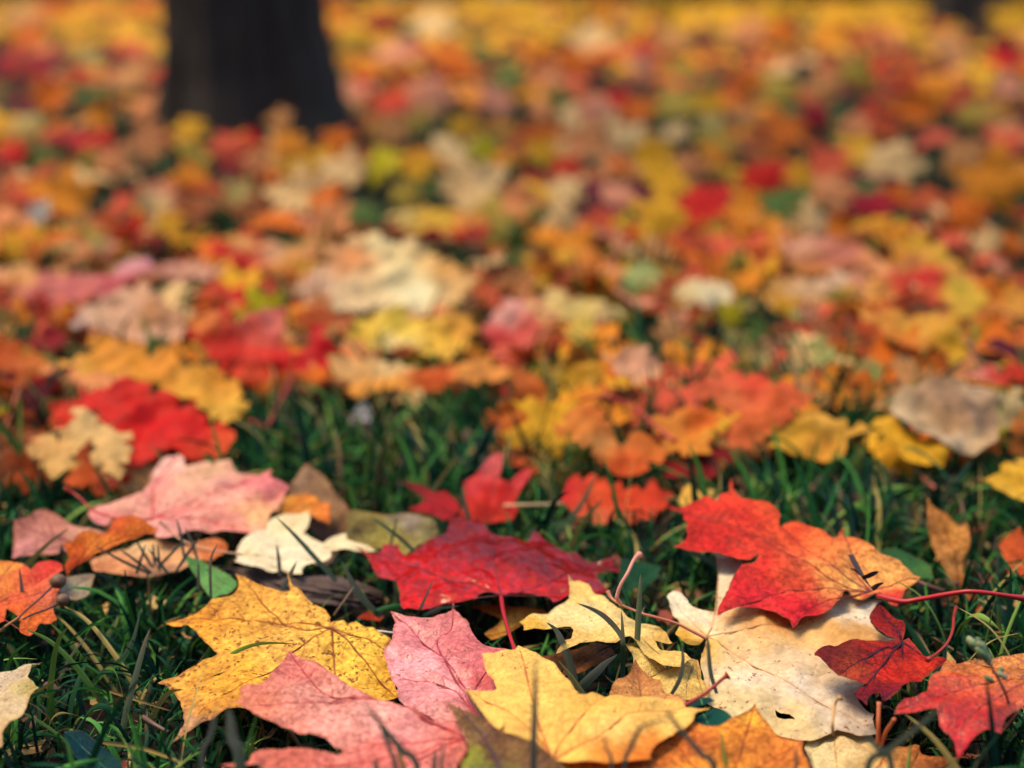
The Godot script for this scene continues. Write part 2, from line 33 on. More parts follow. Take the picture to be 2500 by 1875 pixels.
	{"n":"maple_leaf","l":"twisted burnt orange leaf curling over the peach leaf","at":Vector3(-0.2311,0.0500,-0.7132),"t":22,"r":-6,"b":[-4, -3, 0],"o":[-40,226,30,251,113,250,198,204,231,192,219,135,163,141,111,69,-12,-42,-129,-118,-186,-159,-200,-212,-226,-149,-217,-89,-275,6,-217,20,-201,67,-144,115,-79,101,-38,99],"v":[[-182,-176,-22,3,211,175],[-182,-176,-31,216]],"c":[[3,186,178,70,27],[107,181,189,98,36],[-96,27,193,114,40],[-182,-38,178,76,19],[-202,-150,173,59,25]],"vc":[109,33,18],"va":0.6,"sp":0,"tex":1,"mo":0.8,"gl":0.5,"wr":1.0},
	{"n":"maple_leaf","l":"orange leaf flushed coral red cut by the left edge under two brown berries","at":Vector3(-0.2666,0.0420,-0.6631),"t":10,"r":0,"b":[0, 0, 0],"o":[-230,360,-126,349,-6,224,2,326,58,337,135,303,169,235,120,157,133,91,188,80,214,-5,204,-79,253,-182,231,-212,175,-212,165,-282,156,-331,94,-292,52,-182,-31,-120,-13,-212,-28,-242,-142,-182,-266,80,-291,303],"v":[[-178,-79,-6,80,146,269],[-178,-79,-36,-26,185,70],[-178,-79,144,-312],[-178,-79,-156,337]],"c":[[-166,269,202,132,54],[-108,113,200,109,50],[26,246,195,58,48],[79,292,187,46,40],[36,48,200,87,54],[140,27,200,100,76],[90,-182,195,91,36],[-46,-131,197,83,39]],"vc":[136,29,35],"va":0.5,"sp":0,"tex":1,"mo":0.7,"gl":0.5,"wr":1.0},
	{"n":"maple_leaf","l":"small grey white leaf scrap beside the berries","at":Vector3(-0.2442,0.0360,-0.6892),"t":15,"r":0,"b":[0, 0, 0],"o":[-87,-40,-78,60,-3,81,70,108,84,30,83,-69,44,-96,-19,-106,-52,-81],"v":[[-72,-60,69,101],[-72,-60,53,-79]],"c":[[-4,10,160,147,128],[58,50,142,122,103]],"vc":[109,90,80],"va":0.6,"sp":0,"tex":1,"mo":0.5,"gl":0.5,"wr":1.0},
	{"n":"maple_leaf","l":"peach leaf lying behind the crossed dark grass blades","at":Vector3(-0.2183,0.0300,-0.7426),"t":10,"r":0,"b":[0, 0, 0],"o":[-179,100,-79,163,5,179,105,151,190,125,309,37,360,-37,274,-134,72,-172,-137,-172,-281,-158,-336,-61,-259,25],"v":[[-308,-110,-33,-25,350,-25],[-308,-110,-1,170],[-308,-110,206,-146]],"c":[[-66,112,213,181,134],[125,62,207,154,108],[-172,-37,202,138,97],[52,-86,206,147,108]],"vc":[173,95,64],"va":0.5,"sp":0,"tex":1,"mo":0.5,"gl":0.5,"wr":1.0},
	{"n":"maple_leaf","l":"small round orange peach leaf under the pale stem","at":Vector3(-0.1832,0.0340,-0.7449),"t":18,"r":0,"b":[0, 0, 0],"o":[-128,37,-93,74,-53,95,17,102,97,58,120,5,104,-68,40,-100,-33,-90,-100,-36],"v":[[102,26,-102,-26],[102,26,-51,84]],"c":[[-41,26,200,125,79],[49,5,195,102,53]],"vc":[136,48,32],"va":0.6,"sp":0.3,"tex":1,"mo":0.6,"gl":0.5,"wr":1.0},
	{"n":"oval_leaf","l":"plain green oval leaf lying between bark strip and grass","at":Vector3(-0.1713,0.0370,-0.6997),"t":14,"r":0,"b":[0, 0, 0],"o":[-191,205,-118,154,-33,101,78,16,158,-57,162,-118,131,-168,50,-196,6,-138,-96,6,-160,122],"v":[[-190,203,157,-128]],"c":[[-108,101,80,127,66],[61,-77,97,144,77],[134,-108,83,136,74]],"vc":[61,100,57],"va":0.4,"sp":0,"tex":1,"mo":0.5,"gl":0.5,"wr":1.0},
	{"n":"maple_leaf","l":"pale beige leaf entering from the left edge at the bottom","at":Vector3(-0.2337,0.0440,-0.5494),"t":4,"r":0,"b":[0, 0, 0],"o":[52,343,17,318,39,208,104,154,86,92,101,-2,112,-103,79,-147,66,-200,86,-294,52,-311,5,-311,-145,-48,-194,237,-115,252,-65,272,-25,323],"v":[[-107,-48,45,338],[-107,-48,99,154],[-107,-48,82,-277]],"c":[[-36,188,197,174,152],[30,-2,193,168,134],[64,-226,182,153,109],[78,149,173,152,89]],"vc":[160,126,101],"va":0.35,"sp":0.15,"tex":1,"mo":0.4,"gl":0.5,"wr":1.0},
	{"n":"oval_leaf","l":"dark teal green broad leaf low in the grass at the bottom left","at":Vector3(-0.1922,0.0220,-0.5419),"t":6,"r":0,"b":[3, 2, 0],"o":[-191,172,-150,175,-105,171,-45,135,21,79,84,10,144,-71,187,-171,153,-201,79,-168,-4,-106,-74,-31,-133,39,-172,109],"v":[[-191,172,187,-171]],"c":[[-85,101,8,43,51],[60,-22,9,51,56]],"vc":[23,76,76],"va":0.4,"sp":0,"tex":1,"mo":0.6,"gl":0.5,"wr":1.0},
	{"n":"clover_leaflet","l":"small dark green leaflet under the red stem knob","at":Vector3(0.0868,0.0430,-0.5518),"t":10,"r":0,"b":[0, 0, 0],"o":[-70,-25,-30,25,11,42,45,9,65,-17,11,-41,-43,-41],"v":[[10,40,7,-36]],"c":[[-1,-7,18,67,67]],"vc":[78,127,78],"va":0.6,"sp":0,"tex":1,"mo":0.3,"gl":0.5,"wr":1.0},
	{"n":"clover_leaflet","l":"broader dark green leaflet with a pale midline above the deep orange leaf","at":Vector3(0.0907,0.0470,-0.5334),"t":8,"r":0,"b":[0, 0, 0],"o":[-88,-10,-55,39,3,70,63,43,85,-10,51,-44,-5,-69,-47,-68],"v":[[-48,97,-20,-62]],"c":[[-7,-2,18,69,65],[56,-10,21,82,68]],"vc":[78,127,78],"va":0.6,"sp":0,"tex":1,"mo":0.3,"gl":0.5,"wr":1.0},
	{"n":"oval_leaf","l":"flat dark green leaf in the grass behind the big red leaf","at":Vector3(0.2318,0.0300,-0.7284),"t":6,"r":0,"b":[0, 0, 0],"o":[-129,180,-11,192,59,85,132,-9,121,-184,45,-146,-9,-32,-67,73],"v":[[-117,168,117,-169]],"c":[[4,61,39,78,43],[88,-78,57,95,47]],"vc":[52,91,52],"va":0.4,"sp":0,"tex":1,"mo":0.5,"gl":0.5,"wr":1.0},
	{"n":"maple_leaf","l":"brown and olive withered leaf close to the viewer at bottom centre","at":Vector3(-0.0035,0.0580,-0.5015),"t":0,"r":0,"b":[-0.5, -1.0, 0],"o":[-279,392,-226,281,-165,204,-117,142,-59,92,-28,35,7,111,-3,35,58,7,128,-28,205,-130,251,-226,200,-305,-182,-305,-177,-196,-147,-123,-160,-27,-192,75,-234,228],"v":[[9,-292,-77,-29,-273,380],[9,-292,-73,-20,7,106],[9,-292,205,-138]],"c":[[-230,271,136,98,65],[-120,73,115,86,58],[-43,7,98,65,47],[-114,-165,131,133,42],[8,-99,116,82,52],[106,-165,109,75,49],[-64,-230,102,102,48]],"vc":[67,46,56],"va":0.8,"sp":0.5,"tex":1,"mo":1.0,"gl":0.5,"wr":1.0},
	{"n":"maple_leaf","l":"tiny orange red leaf scrap in shade behind the yellow spotted leaf","at":Vector3(-0.0780,0.0280,-0.6720),"t":10,"r":0,"b":[0, 0, 0],"o":[-76,-19,-12,46,46,-10,75,30,54,-33,36,-46,-37,-35],"v":[[35,-33,-71,-18]],"c":[[-14,-2,173,54,25]],"vc":[109,24,21],"va":0.6,"sp":0,"tex":1,"mo":0.5,"gl":0.5,"wr":1.0},
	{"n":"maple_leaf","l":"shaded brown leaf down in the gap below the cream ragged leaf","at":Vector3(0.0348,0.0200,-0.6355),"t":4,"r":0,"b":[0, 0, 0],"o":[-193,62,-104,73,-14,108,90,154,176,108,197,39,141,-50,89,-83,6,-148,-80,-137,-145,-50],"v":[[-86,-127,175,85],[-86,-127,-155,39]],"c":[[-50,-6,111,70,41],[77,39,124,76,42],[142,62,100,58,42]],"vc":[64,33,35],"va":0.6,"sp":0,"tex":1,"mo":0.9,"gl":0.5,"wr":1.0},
	{"n":"maple_leaf","l":"amber leaf underneath the stem of the crimson leaf","at":Vector3(-0.0015,0.0220,-0.6736),"t":4,"r":0,"b":[0, 0, 0],"o":[-221,149,-101,152,33,137,180,124,219,86,152,36,66,-14,13,-50,-96,-146,-136,-99,-46,23],"v":[[-136,-123,206,86],[-136,-123,-207,143]],"c":[[-33,111,164,89,39],[99,73,184,115,48],[20,-14,187,133,57]],"vc":[109,50,21],"va":0.6,"sp":0,"tex":1,"mo":0.6,"gl":0.5,"wr":1.0},
	{"n":"oval_leaf","l":"dark green leaf in the grass right of the crimson leaf","at":Vector3(0.0755,0.0260,-0.7254),"t":10,"r":0,"b":[0, 0, 0],"o":[-105,150,14,165,133,55,66,-79,-109,-159,-128,-7],"v":[[-108,-139,121,55]],"c":[[-20,55,19,60,40],[74,13,24,67,44]],"vc":[33,82,52],"va":0.4,"sp":0,"tex":1,"mo":0.4,"gl":0.5,"wr":1.0},
	{"n":"maple_leaf","l":"blurred long pink leaf with a pale raised lobe near the left edge","at":Vector3(-0.4508,0.0400,-1.3853),"t":26,"r":0,"b":[0, 0, 0],"o":[-704,-36,-431,252,-135,326,171,194,287,519,571,594,637,399,477,136,397,-7,324,-176,66,-148,-241,-370,-371,-560,-566,-287],"c":[[-435,50,195,109,100],[14,79,197,106,102],[411,370,206,136,147],[282,107,193,87,93],[-419,-370,187,80,80]],"mo":0.5,"gl":0.5,"wr":2.4},
	{"n":"maple_leaf","l":"blurred beige leaf curling beside the dark gap left of the scarlet leaf","at":Vector3(-0.3607,0.0500,-1.2317),"t":26,"r":0,"b":[0, 0, 0],"o":[-192,407,37,512,291,227,483,75,583,-124,553,-318,424,-484,158,-342,-33,-270,-263,-172,-538,-99,-460,125,-236,304],"c":[[-317,0,197,152,120],[-1,125,206,158,129],[177,50,182,125,84],[313,-318,209,158,131],[-463,-74,200,164,155]],"mo":0.5,"gl":0.5,"wr":2.4},
	{"n":"maple_leaf","l":"big blurred amber leaf with a hole lying over a red leaf","at":Vector3(-0.2854,0.0520,-1.0250),"t":20,"r":0,"b":[0, 0, 0],"o":[-668,614,-475,589,-224,492,51,395,241,516,478,137,673,45,695,-90,804,-266,757,-479,678,-563,503,-395,194,-178,-117,0,-353,68,-568,45,-849,324,-588,347],"c":[[-498,443,206,132,43],[-22,206,206,130,43],[377,-67,209,147,51],[646,-287,211,159,60],[-651,206,200,140,58],[494,45,204,132,43]],"k":[[80,395,174,492,291,324,260,114,173,206]],"mo":0.5,"gl":0.5,"wr":2.4},
	{"n":"maple_leaf","l":"blurred vivid red leaf lying under the amber leaf with a hole","at":Vector3(-0.2706,0.0430,-0.9335),"t":18,"r":0,"b":[0, 0, 0],"o":[-739,222,-723,352,-545,419,-639,576,-415,531,-299,599,-90,553,141,397,366,243,589,73,686,-52,697,-194,656,-313,392,-353,273,-254,109,-353,-30,-545,-51,-353,-1,-194,-159,-52,-313,115,-544,265,-523,-10,-636,31],"c":[[-650,179,187,45,23],[-317,397,191,32,22],[70,115,193,26,22],[417,-31,191,30,23],[628,-154,200,71,34],[56,-392,187,34,23]],"mo":0.5,"gl":0.5,"wr":2.4},
	{"n":"maple_leaf","l":"blurred tan cream lobed leaf in front of the vivid red leaf","at":Vector3(-0.3030,0.0470,-0.8906),"t":18,"r":0,"b":[0, 0, 0],"o":[-147,411,4,306,166,204,247,124,339,124,353,-73,360,-356,236,-282,98,-112,61,84,1,-15,42,-263,-91,-384,-189,-244,-334,-112,-293,124,-107,164],"c":[[-182,-54,202,152,90],[-47,265,211,172,115],[209,25,209,167,108],[-55,-300,204,157,93]],"mo":0.5,"gl":0.5,"wr":2.4},
	{"n":"maple_leaf","l":"blurred burnt orange pointed leaf between the two cream lobes","at":Vector3(-0.2869,0.0460,-0.8593),"t":24,"r":0,"b":[0, 0, 0],"o":[-42,259,-32,88,61,-62,236,-168,148,-240,-46,-248,-164,-144,-75,-78,-111,122],"c":[[-40,71,149,60,22],[-13,-144,182,76,25],[130,-160,136,46,29]],"mo":0.5,"gl":0.5,"wr":2.4},
	{"n":"maple_leaf","l":"blurred scarlet leaf cupped upright on two red stems","at":Vector3(-0.2098,0.0600,-1.1020),"t":36,"r":0,"b":[0, 0, 0],"o":[-703,302,-527,322,-412,360,-270,169,-182,302,2,399,132,438,140,207,130,19,258,-93,365,19,377,207,496,207,541,19,665,-74,559,-202,275,-275,81,-347,-84,-419,-178,-347,-327,-311,-474,-74,-607,150],"c":[[-549,264,202,115,54],[-362,-37,187,27,23],[-92,169,202,82,71],[18,245,206,109,100],[-132,-129,197,49,40],[192,-166,193,34,30],[467,19,189,26,33],[-77,-347,198,68,35]],"s":[Vector3(-0.1784,0.0500,-1.0477),Vector3(-0.1798,0.0450,-1.0199),Vector3(-0.1829,0.0400,-0.9877),Vector3(-0.1860,0.0350,-0.9657),Vector3(-0.2000,0.0350,-0.9777)],"sw":2.6,"sc":[169,27,39],"mo":0.5,"gl":0.5,"wr":2.4},
	{"n":"maple_leaf","l":"blurred orange brown leaf cut by the left edge","at":Vector3(-0.4175,0.0500,-1.0894),"t":26,"r":0,"b":[0, 0, 0],"o":[-227,351,-55,262,132,108,256,22,221,-128,136,-295,104,-336,-50,-295,-202,-212,-292,108],"c":[[-87,108,171,73,22],[87,0,182,98,41],[-41,-170,164,69,31]],"s":[Vector3(-0.3897,0.0500,-1.0177),Vector3(-0.3813,0.0450,-0.9770),Vector3(-0.3752,0.0400,-0.9400)],"sw":2.6,"sc":[178,91,55],"mo":0.5,"gl":0.5,"wr":2.4},
	{"n":"maple_leaf","l":"blurred maroon leaf in the dark gap at the left","at":Vector3(-0.4267,0.0400,-1.1966),"t":26,"r":0,"b":[0, 0, 0],"o":[-169,-54,-42,199,113,90,201,-77,88,-195,-72,-183],"c":[[3,18,133,27,35]],"mo":0.5,"gl":0.5,"wr":2.4},
	{"n":"maple_leaf","l":"blurred peach leaf with a red rim behind the beige leaf","at":Vector3(-0.2937,0.0450,-1.5296),"t":26,"r":0,"b":[0, 0, 0],"o":[-608,154,-227,367,190,268,585,-24,518,-308,269,-355,-40,-246,-355,-120],"c":[[-465,72,193,34,30],[-201,-88,189,34,30],[-208,235,206,152,90],[215,72,207,153,115],[425,-183,204,133,58]],"mo":0.5,"gl":0.5,"wr":2.4},
	{"n":"maple_leaf","l":"blurred pale pink leaf behind the dark gap","at":Vector3(-0.3623,0.0400,-1.4689),"t":26,"r":0,"b":[0, 0, 0],"o":[-404,-46,-277,200,110,200,415,-15,272,-196,-119,-136],"c":[[-56,46,204,146,124],[-293,77,193,127,109]],"mo":0.5,"gl":0.5,"wr":2.4},
	{"n":"maple_leaf","l":"blurred red leaf under the edge of the big cream leaf","at":Vector3(-0.2869,0.0350,-1.3753),"t":16,"r":0,"b":[0, 0, 0],"o":[-524,137,-281,304,7,229,312,27,529,-223,378,-294,76,-188,-198,-153],"c":[[-342,137,189,59,43],[53,-45,180,27,33]],"mo":0.5,"gl":0.5,"wr":2.4},
	{"n":"maple_leaf","l":"largest blurred cream peach leaf in the middle of the carpet","at":Vector3(-0.1312,0.0500,-1.3850),"t":30,"r":0,"b":[0, 0, 0],"o":[-958,-150,-761,152,-622,463,-409,718,-152,718,27,590,239,622,439,431,698,244,974,30,833,-150,797,-356,639,-530,481,-616,303,-672,94,-530,-275,-472,-584,-414,-799,-298],"c":[[-779,-90,209,165,138],[-339,369,214,137,85],[-141,558,226,204,150],[93,183,227,204,150],[318,-150,231,220,177],[617,152,219,162,91],[729,-120,219,173,113],[-393,-268,226,194,150]],"mo":0.5,"gl":0.5,"wr":2.4},
	{"n":"maple_leaf","l":"blurred lemon yellow leaf in front of the largest cream leaf","at":Vector3(-0.0909,0.0460,-1.1795),"t":24,"r":0,"b":[0, 0, 0],"o":[-601,14,-492,213,-283,329,-104,388,85,271,232,242,484,300,597,127,497,-180,327,-370,147,-262,-39,-98,-208,-221,-390,-153],"c":[[-406,42,219,178,63],[-146,184,223,188,73],[-164,-98,225,196,132],[315,-42,219,170,61],[490,70,216,149,59]],"mo":0.5,"gl":0.5,"wr":2.4},
	{"n":"maple_leaf","l":"blurred coral pink leaf with a whitish lobe right of the lemon yellow leaf","at":Vector3(0.0067,0.0500,-1.1852),"t":34,"r":0,"b":[0, 0, 0],"o":[-341,-12,-253,227,-127,410,56,349,163,107,342,36,231,-129,87,-291,-19,-394,-213,-360],"c":[[-90,179,211,155,146],[-125,-59,189,55,56],[54,-12,198,82,76],[233,-12,202,121,78],[-125,-291,202,100,82]],"mo":0.5,"gl":0.5,"wr":2.4},
	{"n":"maple_leaf","l":"blurred flat orange leaf edging the green grass gap","at":Vector3(-0.0746,0.0420,-1.0760),"t":16,"r":0,"b":[0, 0, 0],"o":[-810,175,-653,268,-398,237,-137,83,66,-8,276,114,488,300,691,114,790,23,692,-67,366,-127,74,-171,-115,-258,-309,-258,-548,-287],"c":[[-634,83,209,157,99],[-255,114,213,180,129],[69,-67,197,83,34],[-236,-156,202,132,49],[443,53,206,133,63],[-528,-156,202,132,54]],"mo":0.5,"gl":0.5,"wr":2.4},
	{"n":"maple_leaf","l":"blurred rust orange leaf hanging down over the grass in the centre","at":Vector3(0.0041,0.0400,-0.9859),"t":46,"r":0,"b":[0, 0, 0],"o":[-92,419,1,393,155,298,231,212,214,76,274,-8,211,-175,179,-340,59,-405,-90,-389,-166,-258,-242,-125,-274,-8,-46,93,-30,246],"c":[[62,195,193,98,43],[-15,-25,195,104,41],[136,-92,197,115,49],[14,-323,202,124,54],[-167,-92,178,80,29]],"mo":0.5,"gl":0.5,"wr":2.4},
	{"n":"maple_leaf","l":"blurred peach leaf sloping down over the dark gap right of centre","at":Vector3(0.1058,0.0500,-1.0434),"t":34,"r":0,"b":[0, 0, 0],"o":[-315,291,-254,207,-103,312,27,312,146,144,198,-20,310,-222,272,-302,148,-282,1,-122,-230,41],"c":[[-225,144,206,151,121],[18,165,207,151,124],[159,-122,206,150,90],[260,-262,211,170,108]],"mo":0.5,"gl":0.5,"wr":2.4},
	{"n":"maple_leaf","l":"blurred orange leaf folded double under an arching red stem","at":Vector3(0.0695,0.0500,-0.9000),"t":30,"r":0,"b":[0, 0, 0],"o":[-403,101,-286,251,-140,365,-56,308,18,83,67,-46,158,64,293,-9,393,-154,360,-225,187,-348,53,-313,-79,-207,-240,-82],"c":[[-248,120,198,116,47],[-103,213,187,98,39],[-45,-64,204,139,75],[87,-189,195,83,34],[285,-118,195,102,40],[81,-295,182,68,31]],"s":[Vector3(0.0492,0.0600,-0.9475),Vector3(0.0590,0.0660,-0.9423),Vector3(0.0702,0.0680,-0.9362),Vector3(0.0881,0.0640,-0.9264),Vector3(0.0995,0.0580,-0.9089),Vector3(0.1144,0.0500,-0.8898)],"sw":2.6,"sc":[178,35,27],"mo":0.5,"gl":0.5,"wr":2.4},
	{"n":"maple_leaf","l":"small blurred yellow leaf above the dark gap right of centre","at":Vector3(0.0606,0.0400,-1.0782),"t":26,"r":0,"b":[0, 0, 0],"o":[-168,-96,-62,109,74,195,167,36,129,-60,-105,-190],"c":[[0,12,202,146,43]],"mo":0.5,"gl":0.5,"wr":2.4},
	{"n":"maple_leaf","l":"small blurred yellow leaf right of the coral pink leaf","at":Vector3(0.0638,0.0400,-1.2217),"t":26,"r":0,"b":[0, 0, 0],"o":[-144,-14,-27,170,123,170,143,-14,-20,-166],"c":[[25,42,211,180,86]],"mo":0.5,"gl":0.5,"wr":2.4},
	{"n":"maple_leaf","l":"blurred cream yellow leaf behind the coral pink leaf","at":Vector3(0.0638,0.0400,-1.3152),"t":26,"r":0,"b":[0, 0, 0],"o":[-504,92,-203,232,193,108,499,-91,277,-197,-115,-227,-389,-212],"c":[[-307,0,209,176,111],[88,-31,204,175,102],[342,-91,202,171,120]],"mo":0.5,"gl":0.5,"wr":2.4},
	{"n":"maple_leaf","l":"blurred orange yellow leaf above the black gap in the grass","at":Vector3(0.0799,0.0400,-1.5216),"t":26,"r":0,"b":[0, 0, 0],"o":[-328,55,-184,295,113,258,323,-109,-22,-287],"c":[[-191,55,207,150,49],[103,18,202,116,49]],"mo":0.5,"gl":0.5,"wr":2.4},
	{"n":"maple_leaf","l":"blurred pale green leaf beside the white cream leaf","at":Vector3(0.1358,0.0400,-1.4230),"t":26,"r":0,"b":[0, 0, 0],"o":[-267,-199,-94,204,129,307,267,135,134,-199,-125,-298],"c":[[25,50,160,167,105],[-97,-183,97,136,72]],"mo":0.5,"gl":0.5,"wr":2.4},
	{"n":"maple_leaf","l":"blurred golden leaf lying across a red one","at":Vector3(-0.0961,0.0550,-1.7007),"t":26,"r":0,"b":[0, 0, 0],"o":[-659,94,-263,243,245,200,652,52,631,-197,258,-238,-364,-217],"c":[[-505,52,209,175,102],[0,10,207,161,52],[454,-73,206,124,58]],"mo":0.5,"gl":0.5,"wr":2.4},
	{"n":"maple_leaf","l":"blurred crimson leaf under the golden leaf","at":Vector3(-0.0862,0.0340,-1.7232),"t":26,"r":0,"b":[0, 0, 0],"o":[-596,-52,-120,116,265,116,597,287,549,-10,275,-280,-80,-239],"c":[[-289,-94,127,18,28],[142,-52,195,38,26],[470,116,178,27,48]],"mo":0.5,"gl":0.5,"wr":2.4},
	{"n":"maple_leaf","l":"blurred near white leaf on the green patch right of centre","at":Vector3(0.1979,0.0400,-1.3608),"t":26,"r":0,"b":[0, 0, 0],"o":[-308,0,-116,240,117,211,282,84,297,-97,20,-193,-161,-234],"c":[[-136,28,215,191,138],[130,0,217,200,165]],"mo":0.5,"gl":0.5,"wr":2.4},
	{"n":"maple_leaf","l":"blurred long peach cream leaf right of the near white leaf","at":Vector3(0.3034,0.0400,-1.3759),"t":26,"r":0,"b":[0, 0, 0],"o":[-511,-42,-247,171,118,171,432,301,532,142,367,-70,150,-292,-130,-264,-390,-209],"c":[[-365,-28,204,145,67],[-4,-28,211,171,129],[350,142,211,172,143],[55,-223,202,129,84]],"mo":0.5,"gl":0.5,"wr":2.4},
	{"n":"maple_leaf","l":"big blurred golden leaf with a red streak at the right","at":Vector3(0.4206,0.0550,-1.3613),"t":26,"r":0,"b":[0, 0, 0],"o":[-735,-119,-495,21,-168,307,162,572,352,601,484,307,576,21,648,-257,447,-500,309,-566,205,-419,131,-284,130,21,-290,-284,-567,-352],"c":[[-527,-146,206,142,72],[-84,278,204,133,75],[286,394,207,159,58],[364,-119,206,172,61],[480,-365,204,163,58],[71,78,178,31,37],[-97,-35,182,46,34]],"mo":0.5,"gl":0.5,"wr":2.4},
	{"n":"maple_leaf","l":"blurred amber leaf with a drooping lobe above the grey leaf","at":Vector3(0.3549,0.0500,-1.1441),"t":26,"r":0,"b":[0, 0, 0],"o":[-433,414,-142,462,238,414,433,319,454,86,480,-119,406,-296,253,-438,232,-274,264,-74,143,-6,57,-119,-99,-74,-258,40,-267,225,-413,272],"c":[[-322,343,204,133,58],[46,248,207,150,58],[-85,-6,198,109,43],[344,-119,204,157,43],[286,-362,202,159,45]],"mo":0.5,"gl":0.5,"wr":2.4},
	{"n":"round_leaf","l":"big round grey white leaf with faint brown marks","at":Vector3(0.3160,0.0550,-0.9338),"t":24,"r":0,"b":[0, 0, 0],"o":[-324,197,-142,352,68,421,254,381,384,284,399,28,335,-210,185,-378,34,-395,-113,-343,-273,-237,-358,-110,-377,65],"c":[[-295,65,187,161,130],[-44,217,159,123,93],[75,178,136,104,83],[276,217,170,142,116],[-172,-65,187,157,121],[50,-28,168,128,93],[244,-9,145,116,96],[220,-245,187,156,119],[-36,-281,181,157,128]],"mo":1.0,"gl":0.5,"wr":3.0},
	{"n":"maple_leaf","l":"blurred coral leaf draped over yellow ones behind the big red leaf","at":Vector3(0.1751,0.0600,-0.9338),"t":24,"r":0,"b":[0, 0, 0],"o":[-430,174,-252,339,-86,427,97,339,341,251,481,203,380,14,232,-133,74,-278,-102,-401,-224,-401,-178,-224,-40,-115,-196,51],"c":[[-237,241,202,92,60],[19,241,197,68,45],[-125,108,204,105,62],[256,108,202,90,49],[25,-188,202,96,49]],"mo":0.5,"gl":0.5,"wr":2.4},
	{"n":"maple_leaf","l":"blurred orange leaf right of the folded one","at":Vector3(0.1337,0.0480,-0.9122),"t":20,"r":0,"b":[0, 0, 0],"o":[-321,167,-95,287,153,247,357,167,217,49,45,-144,71,-237,-91,-274,-248,-144],"c":[[-176,107,204,123,50],[81,167,198,92,33],[185,-10,206,159,47],[-77,-144,202,123,45]],"mo":0.5,"gl":0.5,"wr":2.4},
	{"n":"maple_leaf","l":"blurred yellow leaf pierced by tall grass blades","at":Vector3(0.2217,0.0450,-0.9206),"t":26,"r":0,"b":[0, 0, 0],"o":[-74,285,28,285,160,168,368,61,384,17,203,-17,163,-172,22,-273,-153,-223,-333,-189,-396,-112,-272,61,-87,204],"c":[[-185,-26,207,152,47],[28,132,206,150,58],[47,-130,197,132,43],[267,61,206,150,58]],"mo":0.5,"gl":0.5,"wr":2.4},
	{"n":"maple_leaf","l":"blurred yellow leaf sticking out under the grey leaf","at":Vector3(0.2825,0.0400,-0.9107),"t":20,"r":0,"b":[0, 0, 0],"o":[-289,10,-150,285,-23,285,7,195,138,58,272,-76,224,-217,71,-272,-49,-161,-68,-29],"c":[[-132,136,206,153,40],[101,-95,204,151,38]],"mo":0.5,"gl":0.5,"wr":2.4},
	{"n":"maple_leaf","l":"blurred yellow leaf at the right edge below the grey leaf","at":Vector3(0.3321,0.0450,-0.8342),"t":14,"r":0,"b":[0, 0, 0],"o":[-212,10,-59,79,-21,200,160,282,302,261,125,-268,-11,-249,-139,-145],"c":[[-2,39,204,154,45],[51,-116,207,159,52]],"mo":0.5,"gl":0.5,"wr":2.4},
	{"n":"maple_leaf","l":"blurred dark red leaf under the orange ones above the grass","at":Vector3(0.1321,0.0350,-0.8917),"t":14,"r":0,"b":[0, 0, 0],"o":[-95,189,170,135,287,5,35,-162,-255,-183,-290,-37],"c":[[-3,27,116,14,23],[-199,-100,136,23,26]],"mo":0.5,"gl":0.5,"wr":2.4},
	{"n":"maple_leaf","l":"blurred dusty pink leaf far right behind the peach cream leaf","at":Vector3(0.3536,0.0500,-1.5229),"t":26,"r":0,"b":[0, 0, 0],"o":[-476,210,-112,358,130,243,527,113,352,-190,31,-346,-223,-346,-405,-127],"c":[[-196,80,204,146,118],[191,16,187,109,91],[-186,-237,202,124,72]],"mo":0.5,"gl":0.5,"wr":2.4},
	{"n":"maple_leaf","l":"blurred sage green leaf standing above the coral leaf","at":Vector3(0.2727,0.0400,-1.1458),"t":40,"r":0,"b":[0, 0, 0],"o":[-109,143,27,190,125,-5,57,-186,-73,-132],"c":[[-10,14,160,158,96]],"mo":0.5,"gl":0.5,"wr":2.4},
	{"n":"maple_leaf","l":"blurred bone coloured leaf right of the grey leaf","at":Vector3(0.3805,0.0450,-0.9835),"t":40,"r":0,"b":[0, 0, 0],"o":[-91,78,137,188,95,-54,-36,-185,-106,-139],"c":[[5,23,182,159,116]],"mo":0.5,"gl":0.5,"wr":2.4},
	{"n":"maple_leaf","l":"blurred rust leaf at the right edge beside the grey leaf","at":Vector3(0.3725,0.0450,-0.9271),"t":40,"r":0,"b":[0, 0, 0],"o":[-99,26,42,203,112,11,-68,-198,-143,-170],"c":[[-47,-33,187,106,48]],"mo":0.5,"gl":0.5,"wr":2.4},
	{"n":"maple_leaf","l":"blurred red leaf with a pink end behind the grey leaf","at":Vector3(0.3895,0.0500,-1.0385),"t":26,"r":0,"b":[0, 0, 0],"o":[-264,0,-66,123,200,123,267,10,10,-121,-118,-81],"c":[[-159,30,197,118,106],[72,10,186,49,33]],"mo":0.5,"gl":0.5,"wr":2.4},
	{"n":"maple_leaf","l":"blurred wine dark leaf at the right edge above the red and pink leaf","at":Vector3(0.4439,0.0350,-1.1727),"t":14,"r":0,"b":[0, 0, 0],"o":[-298,-31,-54,157,287,317,279,-31,86,-304,-270,-304],"c":[[-139,-123,67,24,45],[111,31,87,23,38]],"mo":0.5,"gl":0.5,"wr":2.4},
	{"n":"maple_leaf","l":"blurred orange leaf at the right edge beside the big golden one","at":Vector3(0.4814,0.0450,-1.2840),"t":26,"r":0,"b":[0, 0, 0],"o":[-339,-104,-137,26,130,264,338,211,284,-104,-9,-257,-176,-257],"c":[[-137,-104,200,113,58],[151,26,204,141,58]],"mo":0.5,"gl":0.5,"wr":2.4},
